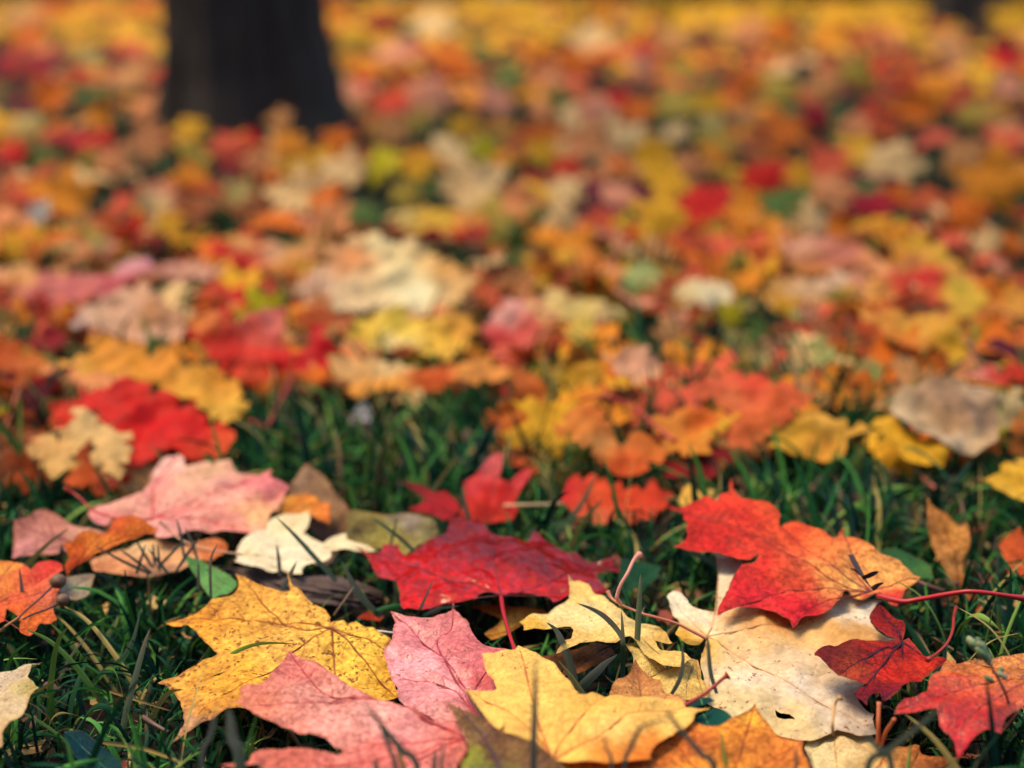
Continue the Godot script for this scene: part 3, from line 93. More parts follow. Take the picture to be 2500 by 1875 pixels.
	{"n":"leaf_scrap","l":"small whitish petal scrap standing in the grass below the flat orange leaf","at":Vector3(-0.1212,0.0300,-1.0183),"t":50,"r":0,"b":[0, 0, 0],"o":[-85,-86,-28,57,33,100,89,-2,83,-99],"c":[[13,-2,202,187,202]],"mo":0.5,"gl":0.5,"wr":2.4},
]
const BLADES := [
	{"l":"tall straight dark blade in front of the plain golden leaf","g":"","w":1.82,"c":[31,75,51],"p":[Vector3(0.0087,0.0000,-0.4714),Vector3(0.0087,0.0600,-0.4714),Vector3(0.0088,0.0854,-0.4674),Vector3(0.0090,0.1061,-0.4634),Vector3(0.0091,0.1217,-0.4594)]},
	{"l":"dark slanting blade across the corner of golden and deep orange leaves","g":"","w":1.65,"c":[31,75,51],"p":[Vector3(0.0819,0.0000,-0.4705),Vector3(0.0819,0.0600,-0.4705),Vector3(0.0741,0.0741,-0.4665),Vector3(0.0661,0.0862,-0.4625),Vector3(0.0607,0.0955,-0.4585),Vector3(0.0578,0.1010,-0.4545)]},
	{"l":"bent dark blade hooking right over the plain golden leaf","g":"","w":1.16,"c":[31,75,51],"p":[Vector3(0.0454,0.0000,-0.4739),Vector3(0.0454,0.0600,-0.4739),Vector3(0.0476,0.0741,-0.4699),Vector3(0.0502,0.0847,-0.4659),Vector3(0.0534,0.0898,-0.4619),Vector3(0.0607,0.0939,-0.4579)]},
	{"l":"short pale blade standing on the plain golden leaf","g":"","w":0.99,"c":[86,106,51],"p":[Vector3(0.0404,0.0000,-0.4739),Vector3(0.0404,0.0600,-0.4739),Vector3(0.0377,0.0730,-0.4699),Vector3(0.0356,0.0831,-0.4659)]},
	{"l":"green blade arching left out of the gap beside the plain golden leaf","g":"","w":2.76,"c":[36,95,57],"p":[Vector3(0.0337,0.0120,-0.6208),Vector3(0.0315,0.0240,-0.6168),Vector3(0.0281,0.0364,-0.6128),Vector3(0.0249,0.0466,-0.6088),Vector3(0.0217,0.0547,-0.6048),Vector3(0.0171,0.0607,-0.6008)]},
	{"l":"broad light green blade lying in the gap beside the plain golden leaf","g":"","w":3.93,"c":[37,102,53],"p":[Vector3(0.0316,0.0200,-0.6037),Vector3(0.0401,0.0324,-0.5997),Vector3(0.0456,0.0413,-0.5957),Vector3(0.0516,0.0481,-0.5917)]},
	{"l":"upright green blade standing before the pale cream ragged leaf","g":"","w":2.12,"c":[36,95,57],"p":[Vector3(0.0572,0.0150,-0.6204),Vector3(0.0564,0.0344,-0.6164),Vector3(0.0555,0.0500,-0.6124),Vector3(0.0545,0.0633,-0.6084)]},
	{"l":"dark curved blade lying across the pale cream ragged leaf","g":"","w":1.83,"c":[31,75,51],"p":[Vector3(0.0545,0.0520,-0.6013),Vector3(0.0511,0.0594,-0.5973),Vector3(0.0449,0.0679,-0.5933),Vector3(0.0388,0.0738,-0.5893),Vector3(0.0313,0.0790,-0.5853)]},
	{"l":"tall light green blade crossing the pink stem","g":"","w":2.10,"c":[73,126,51],"p":[Vector3(0.0640,0.0300,-0.6182),Vector3(0.0637,0.0491,-0.6142),Vector3(0.0636,0.0709,-0.6102),Vector3(0.0633,0.0845,-0.6062)]},
	{"l":"dark curved blade on the wrinkled straw yellow leaf","g":"","w":1.36,"c":[31,75,51],"p":[Vector3(0.0759,0.0400,-0.5680),Vector3(0.0790,0.0509,-0.5640),Vector3(0.0794,0.0631,-0.5600),Vector3(0.0777,0.0739,-0.5560)]},
	{"l":"thin dark blade lying over the middle of the large cream leaf","g":"","w":1.34,"c":[36,95,57],"p":[Vector3(0.0960,0.0450,-0.5601),Vector3(0.0920,0.0585,-0.5561),Vector3(0.0897,0.0730,-0.5521),Vector3(0.0882,0.0818,-0.5481)]},
	{"l":"long slanting blade across the dusty pink leaf","g":"","w":1.82,"c":[36,95,57],"p":[Vector3(-0.0375,0.0000,-0.4714),Vector3(-0.0375,0.0600,-0.4714),Vector3(-0.0440,0.0746,-0.4674),Vector3(-0.0499,0.0862,-0.4634),Vector3(-0.0538,0.0955,-0.4594),Vector3(-0.0573,0.1026,-0.4554)]},
	{"l":"shorter blade crossing the long slanting one on the dusty pink leaf","g":"","w":1.32,"c":[36,95,57],"p":[Vector3(-0.0468,0.0000,-0.4714),Vector3(-0.0468,0.0600,-0.4714),Vector3(-0.0487,0.0746,-0.4674),Vector3(-0.0508,0.0857,-0.4634),Vector3(-0.0508,0.0908,-0.4594)]},
	{"l":"stubby blade tip in front of the dusty pink leaf, left of a pair","g":"","w":1.65,"c":[36,95,57],"p":[Vector3(-0.0313,0.0000,-0.4714),Vector3(-0.0313,0.0600,-0.4714),Vector3(-0.0303,0.0746,-0.4674)]},
	{"l":"stubby blade tip in front of the dusty pink leaf, right of a pair","g":"","w":1.49,"c":[31,75,51],"p":[Vector3(-0.0287,0.0000,-0.4714),Vector3(-0.0287,0.0600,-0.4714),Vector3(-0.0268,0.0784,-0.4674)]},
	{"l":"lowest stub of grass at the bottom of the dusty pink leaf","g":"","w":1.49,"c":[36,95,57],"p":[Vector3(-0.0544,0.0000,-0.4714),Vector3(-0.0544,0.0600,-0.4714),Vector3(-0.0547,0.0698,-0.4674)]},
	{"l":"thin dark blade along the edge of the rose pink leaf","g":"","w":1.08,"c":[31,75,51],"p":[Vector3(-0.0096,0.0520,-0.5202),Vector3(-0.0147,0.0627,-0.5162),Vector3(-0.0201,0.0749,-0.5122)]},
	{"l":"thin blade leaning right before the crimson leaf","g":"","w":1.34,"c":[39,96,49],"p":[Vector3(-0.0532,0.0300,-0.6617),Vector3(-0.0482,0.0424,-0.6577),Vector3(-0.0419,0.0587,-0.6537)]},
	{"l":"green blade arching under the front edge of the crimson leaf","g":"","w":1.56,"c":[39,96,49],"p":[Vector3(-0.0528,0.0300,-0.6610),Vector3(-0.0450,0.0371,-0.6570),Vector3(-0.0384,0.0419,-0.6530),Vector3(-0.0274,0.0454,-0.6490)]},
	{"l":"green blade at the left end of the crimson leaf","g":"","w":1.89,"c":[36,95,57],"p":[Vector3(-0.0631,0.0100,-0.7007),Vector3(-0.0652,0.0241,-0.6967),Vector3(-0.0671,0.0401,-0.6927)]},
	{"l":"green blade slanting over the shaded grass left of the crimson leaf","g":"","w":2.36,"c":[37,102,53],"p":[Vector3(-0.0742,0.0100,-0.7022),Vector3(-0.0830,0.0219,-0.6982),Vector3(-0.0889,0.0328,-0.6942),Vector3(-0.0933,0.0457,-0.6902)]},
	{"l":"broad cut green blade below the dusty pink leaf","g":"","w":3.34,"c":[37,102,53],"p":[Vector3(-0.1106,0.0000,-0.4789),Vector3(-0.1106,0.0600,-0.4789),Vector3(-0.1122,0.0753,-0.4749),Vector3(-0.1117,0.0859,-0.4709),Vector3(-0.1116,0.0939,-0.4669)]},
	{"l":"dark blade before the lower lobe of the spotted leaf","g":"","w":1.34,"c":[31,75,51],"p":[Vector3(-0.1266,0.0000,-0.4780),Vector3(-0.1266,0.0600,-0.4780),Vector3(-0.1215,0.0758,-0.4740),Vector3(-0.1174,0.0890,-0.4700),Vector3(-0.1144,0.0978,-0.4660)]},
	{"l":"long light green blade in the dark grass gap, nearest the spotted leaf","g":"","w":2.26,"c":[73,126,51],"p":[Vector3(-0.1961,-0.0000,-0.5920),Vector3(-0.1903,0.0206,-0.5880),Vector3(-0.1827,0.0427,-0.5840),Vector3(-0.1761,0.0609,-0.5800),Vector3(-0.1717,0.0706,-0.5760)]},
	{"l":"curving light green blade in the dark grass gap","g":"","w":2.19,"c":[73,126,51],"p":[Vector3(-0.2277,0.0000,-0.6377),Vector3(-0.2151,0.0144,-0.6337),Vector3(-0.2037,0.0243,-0.6297),Vector3(-0.1952,0.0389,-0.6257),Vector3(-0.1893,0.0572,-0.6217)]},
	{"l":"thin green blade left of the curving light blade","g":"","w":1.35,"c":[37,102,53],"p":[Vector3(-0.2273,0.0000,-0.6602),Vector3(-0.2198,0.0196,-0.6562),Vector3(-0.2109,0.0388,-0.6522)]},
	{"l":"dry straw stalk leaning in the dark grass gap","g":"","w":1.53,"c":[167,134,78],"p":[Vector3(-0.2452,0.0000,-0.6353),Vector3(-0.2384,0.0115,-0.6313),Vector3(-0.2293,0.0277,-0.6273),Vector3(-0.2188,0.0409,-0.6233)]},
	{"l":"short green blade left of the lower spotted lobe","g":"","w":1.48,"c":[37,102,53],"p":[Vector3(-0.1912,0.0000,-0.6118),Vector3(-0.1852,0.0155,-0.6078),Vector3(-0.1806,0.0307,-0.6038)]},
	{"l":"tall dark blade before the coral red leaf at left","g":"","w":2.07,"c":[31,75,51],"p":[Vector3(-0.2704,0.0000,-0.6760),Vector3(-0.2684,0.0184,-0.6720),Vector3(-0.2670,0.0421,-0.6680),Vector3(-0.2653,0.0603,-0.6640)]},
	{"l":"thin dark blade crossing the berry stalk","g":"","w":1.40,"c":[31,75,51],"p":[Vector3(-0.2710,0.0000,-0.6897),Vector3(-0.2652,0.0238,-0.6857),Vector3(-0.2582,0.0455,-0.6817)]},
	{"l":"dry straw lying flat in the grass left of the spotted leaf","g":"","w":1.24,"c":[136,111,62],"p":[Vector3(-0.2021,0.0220,-0.6014),Vector3(-0.1859,0.0240,-0.5901),Vector3(-0.1647,0.0260,-0.5758)]},
	{"l":"dry yellow straw lying low at the bottom left","g":"","w":1.54,"c":[153,125,62],"p":[Vector3(-0.1924,0.0220,-0.5552),Vector3(-0.1717,0.0240,-0.5471),Vector3(-0.1482,0.0260,-0.5315)]},
	{"l":"long blade turning straw yellow pointing at the scarlet leaf","g":"","w":2.15,"c":[114,127,55],"p":[Vector3(0.1433,0.0000,-0.4739),Vector3(0.1433,0.0600,-0.4739),Vector3(0.1494,0.0719,-0.4699),Vector3(0.1589,0.0852,-0.4659),Vector3(0.1659,0.0966,-0.4619),Vector3(0.1699,0.1060,-0.4579)]},
	{"l":"teal blade crossing the long straw tipped blade","g":"","w":2.15,"c":[28,91,63],"p":[Vector3(0.1534,0.0000,-0.4739),Vector3(0.1534,0.0600,-0.4739),Vector3(0.1450,0.0741,-0.4699),Vector3(0.1376,0.0836,-0.4659)]},
	{"l":"dark short blade on the right of the deep orange leaf","g":"","w":1.16,"c":[31,75,51],"p":[Vector3(0.1148,0.0000,-0.4739),Vector3(0.1148,0.0600,-0.4739),Vector3(0.1123,0.0763,-0.4699)]},
	{"l":"dark leaning blade beside the bottom cream leaf","g":"","w":1.16,"c":[31,75,51],"p":[Vector3(0.1208,0.0000,-0.4739),Vector3(0.1208,0.0600,-0.4739),Vector3(0.1158,0.0725,-0.4699)]},
	{"l":"dark blade slanting across the creamy white leaf","g":"","w":1.89,"c":[36,95,57],"p":[Vector3(-0.1014,0.0300,-0.7104),Vector3(-0.1106,0.0439,-0.7064),Vector3(-0.1226,0.0619,-0.7024),Vector3(-0.1320,0.0752,-0.6984)]},
	{"l":"green blade crossing the end of the bark strip","g":"","w":2.30,"c":[37,102,53],"p":[Vector3(-0.0725,0.0200,-0.6828),Vector3(-0.0841,0.0374,-0.6788),Vector3(-0.0897,0.0509,-0.6748),Vector3(-0.0927,0.0613,-0.6708)]},
	{"l":"dark blade before the olive leaf","g":"","w":1.50,"c":[31,75,51],"p":[Vector3(-0.0747,0.0300,-0.7580),Vector3(-0.0694,0.0521,-0.7540)]},
	{"l":"green blade slanting across the olive leaf","g":"","w":1.69,"c":[39,96,49],"p":[Vector3(-0.0580,0.0400,-0.7302),Vector3(-0.0679,0.0520,-0.7262),Vector3(-0.0810,0.0643,-0.7222)]},
	{"l":"green blade tip in front of the bark strip","g":"","w":2.33,"c":[37,102,53],"p":[Vector3(-0.1316,0.0300,-0.6959),Vector3(-0.1253,0.0426,-0.6919),Vector3(-0.1202,0.0533,-0.6879)]},
	{"l":"dead dark stalk before the creamy white leaf","g":"","w":1.67,"c":[67,60,50],"p":[Vector3(-0.1350,0.0300,-0.7166),Vector3(-0.1344,0.0417,-0.7126),Vector3(-0.1345,0.0539,-0.7086)]},
	{"l":"dark crossed grass blade before the peach leaf","g":"crossed blades before the peach leaf","w":1.18,"c":[34,67,48],"p":[Vector3(-0.2050,0.0370,-0.7130),Vector3(-0.1883,0.0552,-0.7090)]},
	{"l":"dark crossed grass blade before the peach leaf","g":"crossed blades before the peach leaf","w":1.18,"c":[34,67,48],"p":[Vector3(-0.2068,0.0370,-0.7067),Vector3(-0.2138,0.0463,-0.7027),Vector3(-0.2213,0.0555,-0.6987)]},
	{"l":"dark crossed grass blade before the peach leaf","g":"crossed blades before the peach leaf","w":1.18,"c":[34,67,48],"p":[Vector3(-0.2077,0.0370,-0.7130),Vector3(-0.2153,0.0571,-0.7090)]},
	{"l":"dark crossed grass blade before the peach leaf","g":"crossed blades before the peach leaf","w":1.20,"c":[34,67,48],"p":[Vector3(-0.1838,0.0370,-0.7227),Vector3(-0.1854,0.0501,-0.7187),Vector3(-0.1878,0.0620,-0.7147)]},
	{"l":"dark crossed grass blade before the peach leaf","g":"crossed blades before the peach leaf","w":1.20,"c":[34,67,48],"p":[Vector3(-0.1911,0.0370,-0.7210),Vector3(-0.1909,0.0546,-0.7170),Vector3(-0.1918,0.0682,-0.7130)]},
	{"l":"dark crossed grass blade before the peach leaf","g":"crossed blades before the peach leaf","w":1.17,"c":[34,67,48],"p":[Vector3(-0.2071,0.0370,-0.7052),Vector3(-0.2201,0.0463,-0.7012),Vector3(-0.2341,0.0577,-0.6972)]},
	{"l":"dark crossed grass blade before the peach leaf","g":"crossed blades before the peach leaf","w":1.17,"c":[34,67,48],"p":[Vector3(-0.2152,0.0370,-0.7052),Vector3(-0.2071,0.0580,-0.7012)]},
	{"l":"dark crossed grass blade before the peach leaf","g":"crossed blades before the peach leaf","w":1.19,"c":[34,67,48],"p":[Vector3(-0.2068,0.0370,-0.7146),Vector3(-0.2058,0.0538,-0.7106)]},
	{"l":"dark crossed grass blade before the peach leaf","g":"crossed blades before the peach leaf","w":1.18,"c":[34,67,48],"p":[Vector3(-0.2024,0.0370,-0.7083),Vector3(-0.2012,0.0566,-0.7043)]},
	{"l":"dark crossed grass blade before the peach leaf","g":"crossed blades before the peach leaf","w":1.18,"c":[34,67,48],"p":[Vector3(-0.1932,0.0370,-0.7067),Vector3(-0.1838,0.0515,-0.7027),Vector3(-0.1754,0.0628,-0.6987)]},
	{"l":"dark crossed grass blade before the peach leaf","g":"crossed blades before the peach leaf","w":1.13,"c":[34,67,48],"p":[Vector3(-0.1658,0.0370,-0.6738),Vector3(-0.1636,0.0617,-0.6698),Vector3(-0.1578,0.0741,-0.6658)]},
	{"l":"dark crossed grass blade before the peach leaf","g":"crossed blades before the peach leaf","w":1.14,"c":[34,67,48],"p":[Vector3(-0.1746,0.0370,-0.6840),Vector3(-0.1729,0.0570,-0.6800)]},
	{"l":"dark crossed grass blade before the peach leaf","g":"crossed blades before the peach leaf","w":1.17,"c":[34,67,48],"p":[Vector3(-0.1969,0.0370,-0.7052),Vector3(-0.2060,0.0544,-0.7012)]},
	{"l":"light green blade behind the big red leaf, leaning left","g":"","w":2.25,"c":[73,126,51],"p":[Vector3(0.2051,0.0000,-0.8527),Vector3(0.1983,0.0155,-0.8487),Vector3(0.1897,0.0319,-0.8447)]},
	{"l":"green blade leaning far right behind the big red leaf","g":"","w":2.82,"c":[37,102,53],"p":[Vector3(0.2187,0.0100,-0.8598),Vector3(0.2316,0.0246,-0.8558),Vector3(0.2469,0.0398,-0.8518)]},
	{"l":"straw coloured stalk behind the tip of the big red leaf","g":"","w":2.65,"c":[167,134,78],"p":[Vector3(0.1694,0.0000,-0.9004),Vector3(0.1684,0.0160,-0.8964),Vector3(0.1662,0.0324,-0.8924)]},
	{"l":"stubby green blade above the spike of the big red leaf","g":"","w":3.29,"c":[37,102,53],"p":[Vector3(0.1586,0.0000,-0.9160),Vector3(0.1576,0.0145,-0.9120),Vector3(0.1566,0.0285,-0.9080)]},
	{"l":"green blade above the scrap of yellow leaf","g":"","w":2.36,"c":[37,102,53],"p":[Vector3(0.1283,0.0000,-0.9004),Vector3(0.1265,0.0175,-0.8964),Vector3(0.1252,0.0351,-0.8924)]},
	{"l":"green blade lying under the left edge of the big red leaf","g":"","w":2.18,"c":[37,102,53],"p":[Vector3(0.1220,0.0300,-0.7287),Vector3(0.1082,0.0405,-0.7247),Vector3(0.0938,0.0500,-0.7207)]},
	{"l":"upright bright blade left of the folded tan leaf","g":"","w":2.66,"c":[37,102,53],"p":[Vector3(0.2585,0.0000,-0.8030),Vector3(0.2537,0.0265,-0.7990),Vector3(0.2497,0.0484,-0.7950)]},
	{"l":"upright dark blade right of the folded tan leaf","g":"","w":1.74,"c":[39,96,49],"p":[Vector3(0.2944,0.0000,-0.7413),Vector3(0.2899,0.0266,-0.7373),Vector3(0.2848,0.0525,-0.7333)]},
	{"l":"bright green bent blade in the tuft behind the crimson leaf","g":"","w":3.21,"c":[83,144,47],"p":[Vector3(0.0243,0.0100,-0.8116),Vector3(0.0375,0.0271,-0.8076),Vector3(0.0476,0.0460,-0.8036),Vector3(0.0534,0.0634,-0.7996)]},
	{"l":"green blade bending right in the tuft behind the pink stem","g":"","w":2.42,"c":[37,102,53],"p":[Vector3(0.0943,0.0000,-0.8125),Vector3(0.0947,0.0180,-0.8085),Vector3(0.1013,0.0263,-0.8045)]},
	{"l":"green blade lying sideways above the crimson leaf","g":"","w":2.04,"c":[73,126,51],"p":[Vector3(0.0090,0.0300,-0.7749),Vector3(0.0205,0.0380,-0.7709),Vector3(0.0356,0.0439,-0.7669),Vector3(0.0505,0.0491,-0.7629)]},
	{"l":"short green blade before the bright red torn leaf","g":"","w":2.41,"c":[37,102,53],"p":[Vector3(-0.0268,0.0200,-0.8139),Vector3(-0.0305,0.0348,-0.8099),Vector3(-0.0329,0.0494,-0.8059)]},
	{"l":"broad green blade tip before the bright red torn leaf","g":"","w":3.62,"c":[39,96,49],"p":[Vector3(-0.0187,0.0000,-0.9240),Vector3(-0.0179,0.0097,-0.9200),Vector3(-0.0162,0.0210,-0.9160)]},
]
const CARPET := [
	["blurred tan leaf behind an orange one, left of the thick trunk",Vector3(-2.5812,0.0450,-7.3478),0.240,"tan"],
	["blurred orange leaf right of a tan one, left of the thick trunk",Vector3(-2.6677,0.0450,-8.2256),0.240,"orange"],
	["blurred amber leaf left of an orange one, left of the thick trunk",Vector3(-2.6738,0.0450,-8.9355),0.240,"amber"],
	["blurred orange leaf behind a golden yellow one, left of the thick trunk",Vector3(-2.1648,0.0450,-8.2256),0.240,"orange"],
	["blurred golden yellow leaf in front of an orange one, left of the thick trunk",Vector3(-1.5878,0.0450,-5.7130),0.213,"gold"],
	["blurred crimson leaf right of a crimson one, left of the thick trunk",Vector3(-1.5248,0.0450,-4.5615),0.121,"crimson"],
	["blurred sage grey leaf right of a crimson one, left of the thick trunk",Vector3(-1.3728,0.0450,-4.4611),0.118,"sage"],
	["blurred orange leaf in front of a crimson one, left of the thick trunk",Vector3(-1.0988,0.0450,-3.2917),0.110,"orange"],
	["blurred tan leaf right of a sage grey one, left of the thick trunk",Vector3(-1.0700,0.0450,-3.8634),0.128,"tan"],
	["blurred peach leaf right of an amber one, left of the thick trunk",Vector3(-0.8069,0.0450,-3.0400),0.095,"peach"],
	["blurred amber leaf left of a peach one, left of the thick trunk",Vector3(-0.8635,0.0450,-2.8640),0.070,"amber"],
	["blurred sage grey leaf behind a red one, left of the thick trunk",Vector3(-0.9775,0.0450,-2.7444),0.080,"sage"],
	["blurred peach leaf left of a golden yellow one, in the left carpet",Vector3(-0.6481,0.0450,-2.4372),0.077,"peach"],
	["blurred golden yellow leaf left of a coral one, at the thick trunk foot",Vector3(-0.6246,0.0450,-2.6340),0.071,"gold"],
	["blurred red leaf left of a green one, in the left carpet",Vector3(-0.8599,0.0450,-2.3209),0.063,"red"],
	["blurred green leaf behind a tan one, in the left carpet",Vector3(-0.7827,0.0450,-2.2667),0.056,"green"],
	["blurred olive leaf left of a peach one, in the left carpet",Vector3(-0.6861,0.0450,-2.2149),0.050,"olive"],
	["blurred coral leaf left of a peach one, at the thick trunk foot",Vector3(-0.4631,0.0700,-2.2247),0.070,"coral"],
	["blurred tan leaf behind an amber one, at the thick trunk foot",Vector3(-0.4410,0.0700,-2.5723),0.057,"tan"],
	["blurred amber leaf behind a golden yellow one, at the thick trunk foot",Vector3(-0.3690,0.0700,-2.2525),0.066,"amber"],
	["blurred peach leaf right of a coral one, at the thick trunk foot",Vector3(-0.4128,0.0450,-2.1898),0.049,"peach"],
	["blurred orange leaf behind a cream one, at the thick trunk foot",Vector3(-0.2885,0.0700,-2.2525),0.061,"orange"],
	["blurred golden yellow leaf in front of an amber one, at the thick trunk foot",Vector3(-0.3530,0.0450,-2.2405),0.076,"gold"],
	["blurred cream leaf left of a lime yellow one, at the thick trunk foot",Vector3(-0.2656,0.0450,-2.1177),0.081,"cream"],
	["blurred lime yellow leaf right of a cream one, in the carpet middle",Vector3(-0.2047,0.0450,-2.1652),0.073,"lime"],
	["blurred golden yellow leaf behind an olive one, in the carpet middle",Vector3(-0.1475,0.0450,-2.1412),0.058,"gold"],
	["blurred cream leaf left of an orange one, below the thick trunk",Vector3(-0.3032,0.0450,-1.8881),0.090,"cream"],
	["blurred amber leaf right of a pink one, at the thick trunk foot",Vector3(-0.4847,0.0450,-2.0283),0.064,"amber"],
	["blurred pink leaf behind a cream one, in the left carpet",Vector3(-0.4918,0.0450,-1.8881),0.047,"pink"],
	["blurred cream leaf in front of a pink one, in the left carpet",Vector3(-0.4791,0.0450,-1.7987),0.049,"cream"],
	["blurred sage grey leaf in front of a peach one, below the thick trunk",Vector3(-0.3882,0.0450,-1.9070),0.048,"sage"],
	["blurred amber leaf behind a whitish one, in the left carpet",Vector3(-0.6290,0.0450,-1.8695),0.098,"amber"],
	["blurred whitish leaf in front of an amber one, in the left carpet",Vector3(-0.6148,0.0450,-1.7488),0.036,"white"],
	["blurred cream leaf behind a coral one, in the left carpet",Vector3(-0.7533,0.0450,-2.0500),0.056,"cream"],
	["blurred tan leaf in front of a green one, in the left carpet",Vector3(-0.7113,0.0450,-2.0721),0.061,"tan"],
	["blurred orange leaf right of a cream one, below the thick trunk",Vector3(-0.2562,0.0450,-1.8513),0.059,"orange"],
	["blurred cream leaf left of a peach one, in the carpet middle",Vector3(-0.0549,0.0450,-1.9659),0.103,"cream"],
	["blurred peach leaf in front of an orange one, below the thick trunk",Vector3(-0.2287,0.0450,-1.6862),0.066,"peach"],
	["blurred golden yellow leaf in front of a pink one, at the left",Vector3(-0.4532,0.0240,-1.7619),0.046,"gold"],
	["blurred red leaf right of a red one, at the left",Vector3(-0.4889,0.0240,-1.7017),0.058,"red"],
	["blurred olive leaf right of a golden yellow one, at the left",Vector3(-0.6062,0.0240,-1.7164),0.038,"olive"],
	["blurred golden yellow leaf in front of a golden yellow one, at the left",Vector3(-0.6122,0.0240,-1.6317),0.036,"gold"],
	["blurred peach leaf in front of a peach one, at the left",Vector3(-0.5342,0.0240,-1.6183),0.049,"peach"],
	["blurred tan leaf right of a tan one, at the left",Vector3(-0.5571,0.0240,-1.7619),0.049,"tan"],
	["blurred coral leaf left of a cream one, in the left carpet",Vector3(-0.5273,0.0450,-1.8159),0.046,"coral"],
	["blurred coral leaf in front of a cream one, in the left carpet",Vector3(-0.6870,0.0450,-1.8881),0.047,"coral"],
	["blurred orange leaf behind a golden yellow one, on the far edge of the carpet",Vector3(-1.0365,0.0450,-8.2256),0.233,"orange"],
	["blurred golden yellow leaf left of a crimson one, below the thick trunk",Vector3(-0.6564,0.0450,-5.8770),0.168,"gold"],
	["blurred crimson leaf right of a golden yellow one, on the far edge of the carpet",Vector3(-0.5819,0.0450,-6.2345),0.150,"crimson"],
	["blurred pink leaf in front of a crimson one, right of the thick trunk",Vector3(-0.4049,0.0450,-4.8330),0.160,"pink"],
	["blurred cream leaf left of a golden yellow one, on the far edge of the carpet",Vector3(-0.3768,0.0450,-6.6374),0.240,"cream"],
	["blurred golden yellow leaf right of a crimson one, on the far edge of the carpet",Vector3(-0.2158,0.0450,-8.5660),0.240,"gold"],
	["blurred amber leaf behind a red one, below the thick trunk",Vector3(-0.4637,0.0450,-4.1842),0.148,"amber"],
	["blurred pink leaf left of a red one, below the thick trunk",Vector3(-0.3949,0.0450,-3.2917),0.110,"pink"],
	["blurred red leaf right of a pink one, below the thick trunk",Vector3(-0.3864,0.0450,-3.5240),0.094,"red"],
	["blurred rust brown leaf left of a pink one, right of the thick trunk",Vector3(-0.2824,0.0450,-3.7203),0.107,"rust"],
	["blurred orange leaf right of a rust brown one, right of the thick trunk",Vector3(-0.2060,0.0450,-4.3649),0.144,"orange"],
	["blurred pink leaf right of a rust brown one, right of the thick trunk",Vector3(-0.2009,0.0450,-3.2917),0.124,"pink"],
	["blurred tan leaf right of an orange one, right of the thick trunk",Vector3(-0.2335,0.0450,-2.6340),0.077,"tan"],
	["blurred golden yellow leaf behind a lime yellow one, right of the thick trunk",Vector3(-0.0962,0.0450,-2.6699),0.066,"gold"],
	["blurred lime yellow leaf in front of a golden yellow one, in the carpet middle",Vector3(-0.0531,0.0450,-2.3490),0.058,"lime"],
	["blurred pink leaf left of a green one, right of the thick trunk",Vector3(-0.0389,0.0450,-3.1863),0.092,"pink"],
	["blurred olive leaf in front of a golden yellow one, in the carpet middle",Vector3(-0.1518,0.0450,-1.9070),0.052,"olive"],
	["blurred peach leaf left of a peach one, in the left carpet",Vector3(-0.6482,0.0450,-2.2149),0.070,"peach"],
	["blurred orange leaf in front of a tan one, left of the thick trunk",Vector3(-1.9335,0.0450,-5.5578),0.171,"orange"],
	["blurred crimson leaf left of a crimson one, left of the thick trunk",Vector3(-1.6261,0.0450,-4.4611),0.128,"crimson"],
	["blurred golden yellow leaf left of a red one, in the carpet middle",Vector3(0.0472,0.0450,-2.3071),0.062,"gold"],
	["blurred orange leaf behind a golden yellow one, in the carpet middle",Vector3(0.0622,0.0450,-2.6165),0.064,"orange"],
	["blurred golden yellow leaf left of a cream one, on the far edge of the carpet",Vector3(0.0816,0.0450,-8.2256),0.240,"gold"],
	["blurred cream leaf behind an orange one, far back between the trunks",Vector3(0.3150,0.0450,-5.4106),0.190,"cream"],
	["blurred red leaf behind a pink one, far back between the trunks",Vector3(0.4901,0.0450,-5.0740),0.145,"red"],
	["blurred pink leaf in front of a red one, far back between the trunks",Vector3(0.3959,0.0450,-4.2280),0.112,"pink"],
	["blurred orange leaf in front of a cream one, far back between the trunks",Vector3(0.1857,0.0450,-4.2727),0.123,"orange"],
	["blurred peach leaf behind a green one, far back between the trunks",Vector3(0.1134,0.0450,-3.7551),0.116,"peach"],
	["blurred pink leaf left of a red one, far back between the trunks",Vector3(0.1719,0.0450,-2.9940),0.087,"pink"],
	["blurred red leaf right of a pink one, far back between the trunks",Vector3(0.2258,0.0450,-3.0400),0.102,"red"],
	["blurred orange leaf right of a red one, far back between the trunks",Vector3(0.2781,0.0450,-2.9940),0.087,"orange"],
	["blurred green leaf left of a pink one, far back between the trunks",Vector3(0.1111,0.0450,-3.1360),0.077,"green"],
	["blurred olive leaf right of a pink one, far back between the trunks",Vector3(0.4883,0.0450,-3.9390),0.122,"olive"],
	["blurred golden yellow leaf behind a sage grey one, far back between the trunks",Vector3(0.4427,0.0450,-3.0873),0.083,"gold"],
	["blurred sage grey leaf in front of a golden yellow one, right of the carpet middle",Vector3(0.3998,0.0450,-2.7444),0.061,"sage"],
	["blurred orange leaf left of an olive one, far back between the trunks",Vector3(0.6138,0.0450,-3.6196),0.096,"orange"],
	["blurred olive leaf right of an orange one, far back between the trunks",Vector3(0.6810,0.0450,-3.5240),0.109,"olive"],
	["blurred tan leaf right of an olive one, below the distant trunk",Vector3(0.7935,0.0450,-3.5240),0.102,"tan"],
	["blurred tan leaf right of a sage grey one, far back between the trunks",Vector3(0.4778,0.0450,-2.8230),0.069,"tan"],
	["blurred orange leaf left of a crimson one, right of the carpet middle",Vector3(0.5162,0.0450,-2.5991),0.111,"orange"],
	["blurred olive leaf behind an amber one, right of the carpet middle",Vector3(0.3650,0.0450,-2.4372),0.077,"olive"],
	["blurred cream leaf left of a golden yellow one, right of the carpet middle",Vector3(0.2091,0.0450,-2.5651),0.092,"cream"],
